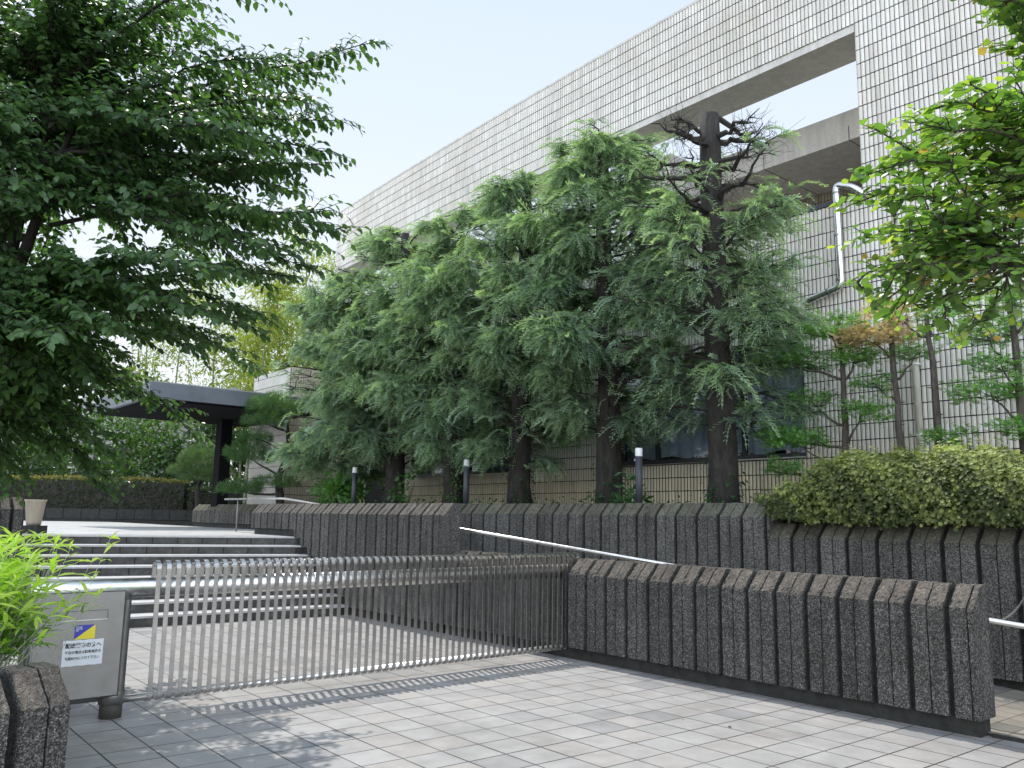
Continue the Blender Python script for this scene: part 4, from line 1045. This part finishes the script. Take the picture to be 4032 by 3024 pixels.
for i in range(5):
    an = i * 1.2566; k = len(whorl_v)
    for p_ in DIA_V: 
        x_, y_ = p_[0], p_[1]; whorl_v.append((.35 + .25 * x_, x_ * math.cos(an) * .8 - y_ * 1.5 * math.sin(an), x_ * math.sin(an) * .8 + y_ * 1.5 * math.cos(an)))
    whorl_q.append((k, k + 3, k + 2, k + 1))
ax = unit(outv + r_.normal(0, .35, (n, 3)) + np.array([0, 0, .25]))
tone = np.clip(.18 + .45 * np.sin(np.clip(a, 0, 3)) + .35 * np.sin(t * 7.3 + a * 4) * np.sin(t * 12.7 + a * 9) + r_.normal(0, .25, n), 0, 1)[:, None] * np.clip(1 - dpt * 4, .2, 1)[:, None]  # shade put into leaf colour low and deep inside, besides paler young tops
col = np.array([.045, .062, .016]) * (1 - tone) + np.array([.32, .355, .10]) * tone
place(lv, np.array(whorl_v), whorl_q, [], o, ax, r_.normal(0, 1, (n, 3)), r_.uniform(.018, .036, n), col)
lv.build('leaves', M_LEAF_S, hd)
ts2 = np.linspace(6.15, 14, 40); aa = np.linspace(-.5, math.pi * .86, 12); v = []
for t_ in ts2:
    sc = min(1, max(.2, (t_ - 5.7) / 1.2))
    for a_ in aa: v.append(W(t_, 2.75 - .82 * math.cos(a_) * sc, 1.70 + (.50 * sc + .03 * math.sin(t_ * 2)) * math.sin(a_)))
q = [(i * 12 + j, i * 12 + j + 1, i * 12 + 13 + j, i * 12 + 12 + j) for i in range(39) for j in range(11)]
core.add(v, q=q); core.build('inner_twigs', mat_plain('inner_twigs', (.022, .020, .012), .95, .5, 0, scale=30) if False else M_BARK_D, hd)

# small conifers (yews) between hedge and building
SPRIG_V = []; SPRIG_Q = []
for i_ in range(5):
    for sd_ in (-1, 1):
        x_ = .15 + .17 * i_; k_ = len(SPRIG_V); SPRIG_V += [(x_, 0, 0), (x_ + .20, .10 * sd_ , .02), (x_ + .24, .30 * sd_, -.02), (x_ + .06, .16 * sd_, .01)]; SPRIG_Q.append((k_, k_ + 1, k_ + 2, k_ + 3))
SPRIG_V = np.array(SPRIG_V)
def yew(t, s, label, trunk_top, pads, seed, dead=()):
    r_ = np.random.default_rng(seed); b0 = np.array(W(t, s, 1.3)); root = thing('young_yew', label, 'tree', tuple(b0), 'young yews behind the azalea hedge')
    c = curve(b0, np.array(W(t - .05, s, trunk_top)), wob=.03, n=10, r_=r_); mb = MB(); mb.tube(c, np.linspace(.06, .028, 10), 9)
    for z in np.arange(1.9, trunk_top, .16):
        f = (z - 1.3) / (trunk_top - 1.3) * 9; q = c[min(9, int(f))]; d_ = r_.normal(0, 1, 3); d_[2] = .2; mb.tube([q, q + unit(d_) * .09], [.012, .004], 4)
    mb.build('trunk', M_BARK_Y, root, smooth=True)
    wood = MB(); fol = MB()
    for i, (dt, ds, z, R, k_) in enumerate(pads):
        cen = np.array(W(t + dt, s + ds, z)); f = min(9, max(0, int((z - .25 - 1.3) / (trunk_top - 1.3) * 9))); wood.tube(curve(c[f], cen, sag=.05, wob=.03, n=7, r_=r_), np.linspace(.022, .006, 7), 5, cap=False)
        for _ in range(5): wood.tube(curve(c[f] * .3 + cen * .7, cen + r_.normal(0, 1, 3) * [R * .6, R * .6, .05], wob=.02, n=4, r_=r_), [.007, .005, .004, .002], 4, cap=False)
        m = int(k_ * R * 1500); a_ = r_.uniform(0, 6.28, m); rr = np.sqrt(r_.uniform(0, 1, m)) * R
        o = cen + np.stack([np.cos(a_) * rr, np.sin(a_) * rr, (1 - (rr / R) ** 2) * .10 * r_.uniform(-.3, 1.3, m) + .07 * np.sin(a_ * 3 + rr * 14) + r_.normal(0, .035, m)], -1)
        A = np.stack([np.cos(a_ + r_.normal(0, .7, m)), np.sin(a_ + r_.normal(0, .7, m)), r_.uniform(-.35, .6, m)], -1)
        tn = r_.uniform(0, 1, (m, 1))
        if i in dead: ca, cb = np.array([.26, .17, .11]), np.array([.46, .34, .24])
        else: ca, cb = np.array([.06, .14, .04]), np.array([.15, .29, .08])
        col = ca * (1 - tn) + cb * tn
        cl_ = r_.integers(0, 26, m); off_ = r_.uniform(-1, 1, (26, 3)) * [R * .8, R * .8, .10]; keep_ = r_.uniform(0, 1, m) < .7
        o = np.where(keep_[:, None], cen + off_[cl_] + r_.normal(0, 1, (m, 3)) * [R * .16, R * .16, .035], o)
        place(fol, SPRIG_V, SPRIG_Q, [], o, A, np.array([0, 0, 1.0]) + r_.normal(0, .5, (m, 3)), r_.uniform(.05, .10, m), col, tipcol=col * 1.5)
    wood.build('branches', M_BARK_Y, root); fol.build('foliage', M_NEEDLE, root)
yew(6.2, 3.75, 'young yew with layered green pads in front of the large window edge', 4.0, [(-.1, -.1, 4.12, .48, 1.1), (-.75, -.2, 3.78, .5, 1.0), (.15, .1, 3.72, .42, .9), (-.5, -.35, 2.62, .40, 1.1), (-.9, -.2, 2.75, .3, 1), (.35, -.1, 2.95, .3, .8), (-.5, .0, 3.2, .33, .7), (-.7, -.4, 2.25, .22, .8)], 41)
yew(6.92, 3.8, 'slender yew with a dead orange-brown branch at its top', 3.95, [(-.3, 0, 3.92, .48, 1.5), (-.15, .1, 4.22, .36, .5), (.2, .1, 3.7, .25, .6), (-.35, 0, 3.35, .28, .5)], 42, dead=(0, 1))
yew(7.38, 3.8, 'bare thin yew trunk right of the cream drainpipe', 4.1, [(.1, .1, 4.15, .35, .6), (-.5, .1, 4.3, .35, .35)], 43, dead=(1,))
yew(8.25, 4.0, 'yew with drooping green sprays at the right edge above the hedge', 4.4, [(-.35, 0, 3.85, .45, .9), (-.3, -.1, 3.1, .42, .9), (.2, 0, 4.2, .5, .9), (-.2, 0, 3.45, .35, .7), (.3, -.2, 2.6, .5, .9), (-.75, -.2, 2.55, .3, .7)], 44)

# bamboo grass in the near planter
r_ = np.random.default_rng(51)
bg_ = thing('bamboo_grass', 'bright lime bamboo grass tuft on the near planter wall', 'plant', (-2.95, 4.9, .6))
st = MB(); bl = MB(); O = []; A = []; Nn = []; Sz = []; Cc = []
for i in range(1150):
    b0 = np.array([-3.19 + r_.normal(0, .16), 4.95 + r_.normal(0, .17), .62]); lean = np.array([r_.normal(-.02, .10), r_.normal(-.02, .10), 0]); h = r_.uniform(.15, .74)
    lean = lean + (b0 - [-3.19, 4.95, .62]) * .40
    tp = b0 + lean + [0, 0, h]; c = curve(b0, tp, sag=.0, wob=.008, n=5, r_=r_); st.tube(c, np.linspace(.0028, .0012, 5), 3, cap=False)
    nl = r_.integers(6, 11)
    for j in range(nl):
        u = r_.uniform(.35, 1) if j > 2 else 1.0; q = b0 + (tp - b0) * u; an = r_.uniform(0, 6.28); el = r_.uniform(-.25, .9)
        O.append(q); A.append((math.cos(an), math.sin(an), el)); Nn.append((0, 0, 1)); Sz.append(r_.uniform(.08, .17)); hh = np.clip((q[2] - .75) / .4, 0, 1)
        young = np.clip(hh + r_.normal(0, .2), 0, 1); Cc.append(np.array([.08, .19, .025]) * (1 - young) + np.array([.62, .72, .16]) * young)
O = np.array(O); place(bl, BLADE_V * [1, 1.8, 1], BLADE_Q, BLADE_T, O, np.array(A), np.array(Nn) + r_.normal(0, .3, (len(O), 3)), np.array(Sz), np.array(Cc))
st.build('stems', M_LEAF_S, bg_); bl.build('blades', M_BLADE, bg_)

# shrubs and small plants behind the mossy wall
def shrub(name, label, cen, rad, n, size, cA, cB, seed, group=None, stem=True, mat=None, clumps=18, cat='shrub', tv=DIA_V * np.array([1, 1.5, 1]), **kw):
    r_ = np.random.default_rng(seed); root = thing(name, label, cat, (cen[0], cen[1], cen[2] - rad[2]), group)
    lv = MB(); cloud(lv, cen, rad, n, size, cA, cB, r_, clumps=clumps, tv=tv, **kw); lv.build('foliage', mat or M_LEAF_S, root)
    if stem:
        w = MB()
        for _ in range(7):
            e = np.array(cen) + unit(r_.normal(0, 1, 3)) * np.array(rad) * .7; w.tube(curve((cen[0], cen[1], cen[2] - rad[2]), e, wob=.03, n=5, r_=r_), np.linspace(.015, .004, 5), 5, cap=False)
        w.build('stems', M_BARK_Y, root)
    return root
def P(t, s, z): return W(t, s, z)
shrub('hydrangea_shrub', 'round fresh green broad-leaved shrub above the tall wall near the entrance', P(-5.2, 2.6, 2.03), (.50, .45, .36), 900, .13, (.05, .13, .03), (.12, .27, .06), 61, clumps=22, mat=M_LEAF)
shrub('leafy_seedling', 'small leafy plant beside the nearest bollard lamp', P(3.35, 2.6, 1.85), (.28, .2, .28), 130, .15, (.03, .09, .03), (.06, .16, .05), 62, clumps=8, mat=M_LEAF, tv=DIA_V, cat='plant')
shrub('leafy_seedling', 'thin climbing stem with sparse leaves before the middle tiled wall', P(-1.0, 2.6, 2.0), (.15, .15, .36), 60, .08, (.04, .11, .03), (.1, .2, .05), 63, clumps=8, cat='plant')
shrub('leafy_seedling', 'leafy stems beside the ivy-clad trunk on the left', P(-2.7, 2.7, 2.1), (.25, .2, .45), 150, .11, (.04, .11, .03), (.09, .2, .05), 64, clumps=9, cat='plant')
gc = MB(); r_ = np.random.default_rng(65); n = 2600; tt_ = r_.uniform(-7, 6.0, n); o = WA(tt_, r_.uniform(2.12, 4.4, n), 1.64 + r_.uniform(0, .12, n) * (1 + np.sin(tt_ * 3)))
place(gc, DIA_V * [1, 1.8, 1], DIA_Q, [], o, r_.normal(0, 1, (n, 3)) * [1, 1, .4] + [0, 0, .3], np.array([0, 0, 1.]) + r_.normal(0, .3, (n, 3)), r_.uniform(.04, .09, n), np.array([.04, .10, .03]) * r_.uniform(.5, 1.8, (n, 1)))
tag(gc.build('ground_cover', M_LEAF_S), 'low ivy leaves covering the bed under the conifers', 'ground cover', kind='stuff')

# niwaki pine by the canopy, topiary tree and hedge on the far side of the plaza
def pad_tree(name, label, base, trunk_pts, pads, seed, cA, cB, size, tuft=True, group=None):
    r_ = np.random.default_rng(seed); root = thing(name, label, 'tree', base, group); mb = MB(); c = np.array(trunk_pts, float)
    cc = np.concatenate([curve(c[i], c[i + 1], wob=.02, n=5, r_=r_) for i in range(len(c) - 1)]); cc += 0; 
    keep = np.r_[True, np.linalg.norm(np.diff(cc, axis=0), axis=1) > 1e-4]; cc = cc[keep]
    mb.tube(cc, np.linspace(.11, .04, len(cc)), 8); mb.build('trunk', M_BARK_D, root, smooth=True)
    w = MB(); lv = MB()
    for (x, y, z, R, Rz, k) in pads:
        near = cc[np.argmin(np.linalg.norm(cc - [x, y, z - .2], axis=1))]; w.tube(curve(near, (x, y, z), wob=.04, n=6, r_=r_), np.linspace(.035, .01, 6), 5, cap=False)
        m = int(k); a_ = r_.uniform(0, 6.28, m); u = np.sqrt(r_.uniform(0, 1, m)); sgn = r_.uniform(-.35, 1, m)
        o = np.stack([x + np.cos(a_) * R * u, y + np.sin(a_) * R * u, z + Rz * sgn * np.sqrt(1 - u * u * .9)], -1)
        A = np.stack([np.cos(a_) * u, np.sin(a_) * u, .9 - .7 * u], -1) + r_.normal(0, .25, (m, 3)); tn = r_.uniform(0, 1, (m, 1))
        place(lv, np.array(STAR_V), STAR_Q, [], o, A, r_.normal(0, 1, (m, 3)), size * r_.uniform(.7, 1.2, m), np.array(cA) * (1 - tn) + np.array(cB) * tn)
    w.build('branches', M_BARK_D, root); lv.build('foliage', M_NEEDLE, root); return root
STAR_V = []; STAR_Q = []
for i in range(8):
    an = i * .785; k = len(STAR_V); dx, dy = math.cos(an), math.sin(an)
    STAR_V += [(0, -.02 * dy, .02 * dx), (.75, .45 * dx - .03 * dy, .45 * dy + .03 * dx), (1.0, .6 * dx, .6 * dy), (.7, .45 * dx + .03 * dy, .45 * dy - .03 * dx)]; STAR_Q.append((k, k + 1, k + 2, k + 3))
pad_tree('garden_pine', 'pruned pine with needle tufts beside the canopy end and tiled block', (-5.55, 20.8, 1.6), [(-5.55, 20.8, 1.6), (-5.65, 20.8, 2.4), (-5.45, 20.9, 3.1), (-5.6, 20.8, 4.0)],
    [(-5.85, 20.8, 4.05, .62, .38, 620), (-6.2, 20.6, 3.3, .35, .2, 200), (-6.35, 20.7, 2.85, .55, .42, 520), (-5.2, 20.6, 2.9, .4, .25, 220), (-6.5, 20.6, 2.05, .5, .25, 330), (-5.6, 20.5, 2.2, .5, .25, 240), (-6.0, 20.6, 3.7, .5, .25, 260)], 71, (.03, .07, .03), (.09, .17, .05), .13)
pad_tree('topiary_tree', 'cloud-pruned dark green tree standing behind the far hedge', (-10.3, 28.5, 1.5), [(-10.3, 28.5, 1.5), (-10.4, 28.5, 2.3), (-10.25, 28.5, 2.8)],
    [(-10.3, 28.5, 3.25, .72, .5, 900), (-10.8, 28.4, 2.85, .55, .3, 480), (-9.85, 28.4, 2.8, .55, .3, 480), (-10.3, 28.3, 2.6, .6, .2, 300)], 72, (.03, .065, .025), (.10, .16, .055), .12)
hg = thing('clipped_hedge', 'long clipped dark hedge with golden tips across the back of the terrace', 'hedge', (-13, 31, 1.5))
def hedge(parent, a, c, w_, z0, z1, n, size, cA, cB, ctop, r_):
    a = np.array(a, float); c = np.array(c, float); d_ = unit(c - a); nr = np.array([-d_[1], d_[0]]); L = np.linalg.norm(c - a)
    mb = MB(); 
    def fn(x, y, z): q = a + d_ * x + nr * y; return (q[0], q[1], z)
    mb.box(.06, L - .06, .08, w_ - .06, z0, z1 - .08, fn=fn); mb.build('core', M_BARK_D, parent)
    lv = MB(); x = r_.uniform(0, L, n); y = r_.uniform(0, w_, n); z = r_.uniform(z0, z1, n); face = r_.integers(0, 4, n)
    topf = face >= 2; y = np.where(~topf, r_.uniform(-.03, .10, n), y); z = np.where(topf, z1 + r_.normal(0, .03, n), z); z += .03 * np.sin(x * 2.3)
    o = np.stack([a[0] + d_[0] * x + nr[0] * y, a[1] + d_[1] * x + nr[1] * y, z], -1); out = np.where(topf[:, None], [0, 0, 1.0], [-nr[0], -nr[1], .3]); tn = r_.uniform(0, 1, (n, 1))
    col = np.array(cA) * (1 - tn) + np.array(cB) * tn; col = np.where(topf[:, None], np.array(ctop) * (.6 + .6 * tn), col)
    place(lv, DIA_V * [1, 1.5, 1], DIA_Q, [], o, out + r_.normal(0, .6, (n, 3)), r_.normal(0, 1, (n, 3)), size * r_.uniform(.7, 1.2, n), col); lv.build('leaves', M_LEAF_S, parent)
r_ = np.random.default_rng(73)
hedge(hg, (-19.5, 30.2), (-11.9, 31.4), 1.0, 1.5, 2.66, 8000, .08, (.02, .04, .015), (.06, .09, .03), (.20, .17, .05), r_)
h2 = thing('clipped_hedge', 'lower darker hedge block to the right of the long golden-tipped hedge', 'hedge', (-10.5, 31.5, 1.5))
hedge(h2, (-11.8, 31.3), (-8.0, 32.2), .9, 1.5, 2.35, 3500, .08, (.02, .04, .015), (.05, .08, .03), (.08, .11, .03), r_)
mb = MB(); q0 = np.array([-20., 29.9]); q1 = np.array([-7.5, 31.9]); d_ = unit(q1 - q0); nr = np.array([-d_[1], d_[0]])
def fn(x, y, z): q = q0 + d_ * x + nr * y; return (q[0], q[1], z)
for i in range(21): mb.box(i * .6, i * .6 + .58, 0, .3, ZP + .10, ZP + .46, fn=fn)
mb.box(0, 12.6, .03, .28, ZP - .05, ZP + .40, fn=fn)
rw = mb.build('retaining_wall', M_BASE); tag(rw, 'low dark block retaining wall under the far hedges', 'wall')
mb = MB(); mb.add([(-34, 30.5, 1.55), (-3, 31.5, 1.55), (6, 60, 1.6), (-60, 60, 1.6)], q=[(0, 1, 2, 3)]); structure(mb.build('garden_bed', M_SOIL))

# broad-leaved bushes behind the hedge
LV = DIA_V * np.array([1, 1.2, 1])
for i, (x, y, z, rx, rz_, n, cB, l) in enumerate([
    (-14.8, 33, 3.9, 1.9, 1.6, 2600, (.10, .19, .05), 'glossy evergreen bush left of the canopy tip'),
    (-11.9, 33.5, 3.7, 1.8, 1.7, 2600, (.06, .12, .035), 'dark evergreen bush under the canopy, behind the hedge'),
    (-8.6, 34.5, 3.6, 1.9, 1.8, 2300, (.05, .10, .03), 'dark evergreen bush behind the cloud-pruned tree'),
    (-19.0, 33, 3.6, 2.4, 1.9, 2600, (.06, .12, .03), 'dark bush behind the overhanging tree leaves'),
    (-24.5, 34, 4.0, 2.8, 2.6, 2400, (.07, .14, .03), 'large bush at the far left beyond the terrace')]):
    shrub('evergreen_bush', l, (x, y, z), (rx, 1.3, rz_), n, .26, (.014, .032, .011), cB, 80 + i, mat=M_LEAF, clumps=34, tv=LV, spread=.25)
# bamboo grove
r_ = np.random.default_rng(90)
bpos = [(-8.9, 29.6), (-8.2, 30.4), (-9.6, 31.0), (-7.4, 29.8), (-10.6, 33.5), (-12.4, 35.0), (-14.5, 36.0), (-6.4, 33.0), (-9.0, 36.0), (-11.5, 38.0), (-7.6, 38.5), (-16.5, 38)]
for i, (x, y) in enumerate(bpos):
    zt = r_.uniform(9.2, 11.6) * (1.0 if y < 35 else 1.08); lx = r_.uniform(-.5, .5); root = thing('bamboo', 'tall bamboo culm with golden-green leaves in the grove beyond the canopy', 'bamboo', (x, y, 1.5), 'bamboo grove beyond the canopy')
    c = np.array([(x + lx * f ** 2 * 1.2, y, 1.5 + (zt - 1.5) * f) for f in np.linspace(0, 1, 14)]); mb = MB(); mb.tube(c, np.linspace(.055, .02, 14), 7, col=(.16, .20, .09)); 
    for f in np.linspace(.02, .75, 26):
        p_ = np.array([x + lx * f ** 2 * 1.2, y, 1.5 + (zt - 1.5) * f]); mb.tube([p_, p_ + [0, 0, .03]], .058 - .03 * f, 7, col=(.34, .36, .28))
    mb.build('culm', M_CULM, root, smooth=True)
    lv = MB()
    for k in range(9):
        f = .42 + .58 * k / 8; cen = (x + lx * f ** 2 * 1.2 + r_.normal(0, .35), y + r_.normal(0, .3), 1.5 + (zt - 1.5) * f + .1)
        cloud(lv, cen, (1.15 * (1.25 - .6 * f), 1.0, .5), 230, .20, (.10, .14, .02), (.34, .36, .07), r_, clumps=7, spread=.45, shell=.2, tv=DIA_V * [1, .8, 1], flat=.6, down=.4)
    lv.build('foliage', M_LEAF_S, root)
# trees further off
for i, (x, y, z, rx, rz_, n, cA, cB, l) in enumerate([
    (-6.4, 42, 7.0, 3.2, 4.2, 4200, (.05, .09, .02), (.15, .22, .05), 'tall light green tree behind the left end of the conifer row'),
    (-22, 44, 6.0, 4.5, 4.0, 3800, (.03, .06, .02), (.10, .15, .04), 'broad green tree behind the overhanging tree, far left'),
    (4.5, 40, 8.6, 3.4, 4.6, 3500, (.06, .10, .02), (.22, .27, .06), 'yellow-green treetop seen through the roof terrace opening'),
    (13.5, 38, 12.2, 3.2, 3.0, 2800, (.05, .09, .02), (.16, .22, .05), 'treetop just above the terrace roof behind the bare conifer'),
    (-13, 48, 7.5, 5.5, 5.0, 4200, (.04, .07, .02), (.13, .18, .05), 'tall green tree rising behind the bamboo grove')]):
    root = shrub('distant_tree', l, (x, y, z), (rx, 2.5, rz_), n, .42, cA, cB, 100 + i, mat=M_LEAF_S, clumps=60, tv=LV, spread=.22, stem=False, cat='tree')
    mb = MB(); mb.tube(curve((x, y, -.05), (x, y, z + rz_ * .5), wob=.06, n=7, r_=r_), np.linspace(.3, .08, 7), 8); mb.build('trunk', M_BARK_D, root, smooth=True)
# pale building and lamp post far left
fb = thing('far_building', 'pale grey flat-roofed building half hidden by leaves at the far left', 'building', (-27, 52, 0))
mb = MB(); mb.box(-38, -20.5, 50, 60, -.05, 7.6); mb.build('wall', M_BLD, fb)
mb = MB(); mb.box(-38.2, -20.3, 49.7, 60.2, 7.61, 8.1); mb.build('roof', M_CONC, fb)
for x in (-35, -31.5, -28, -24.5):
    mb = MB(); mb.box(x, x + 2, 49.94, 49.99, 3.2, 5.4); mb.build('window', M_FRAME, fb)
lp = thing('street_lamp', 'thin grey lamp post seen through the leaves left of the canopy', 'lamp post', (-17.2, 34, 1))
mb = MB(); mb.tube([(-17.2, 34, 1.0), (-17.2, 34, 6.6)], [.09, .06], 10); mb.build('pole', M_STEEL_B, lp, smooth=True)
# fallen leaves and specks on the court
r_ = np.random.default_rng(140); fl = MB(); n = 16; t_ = r_.uniform(1.5, 10.5, n); s_ = -np.abs(r_.normal(0, 1.6, n)) - .1
place(fl, DIA_V * [1, 1.6, .4], DIA_Q, [], WA(t_, s_, .008 + 0 * t_), r_.normal(0, 1, (n, 3)) * [1, 1, .05], np.tile([0, 0, 1.], (n, 1)) + r_.normal(0, .15, (n, 3)), r_.uniform(.018, .045, n), np.array([.20, .15, .07]) * r_.uniform(.4, 1.5, (n, 1)))
tag(fl.build('fallen_leaves', M_LEAF_S), 'few small dry leaves scattered on the court tiles', 'leaves', kind='stuff')
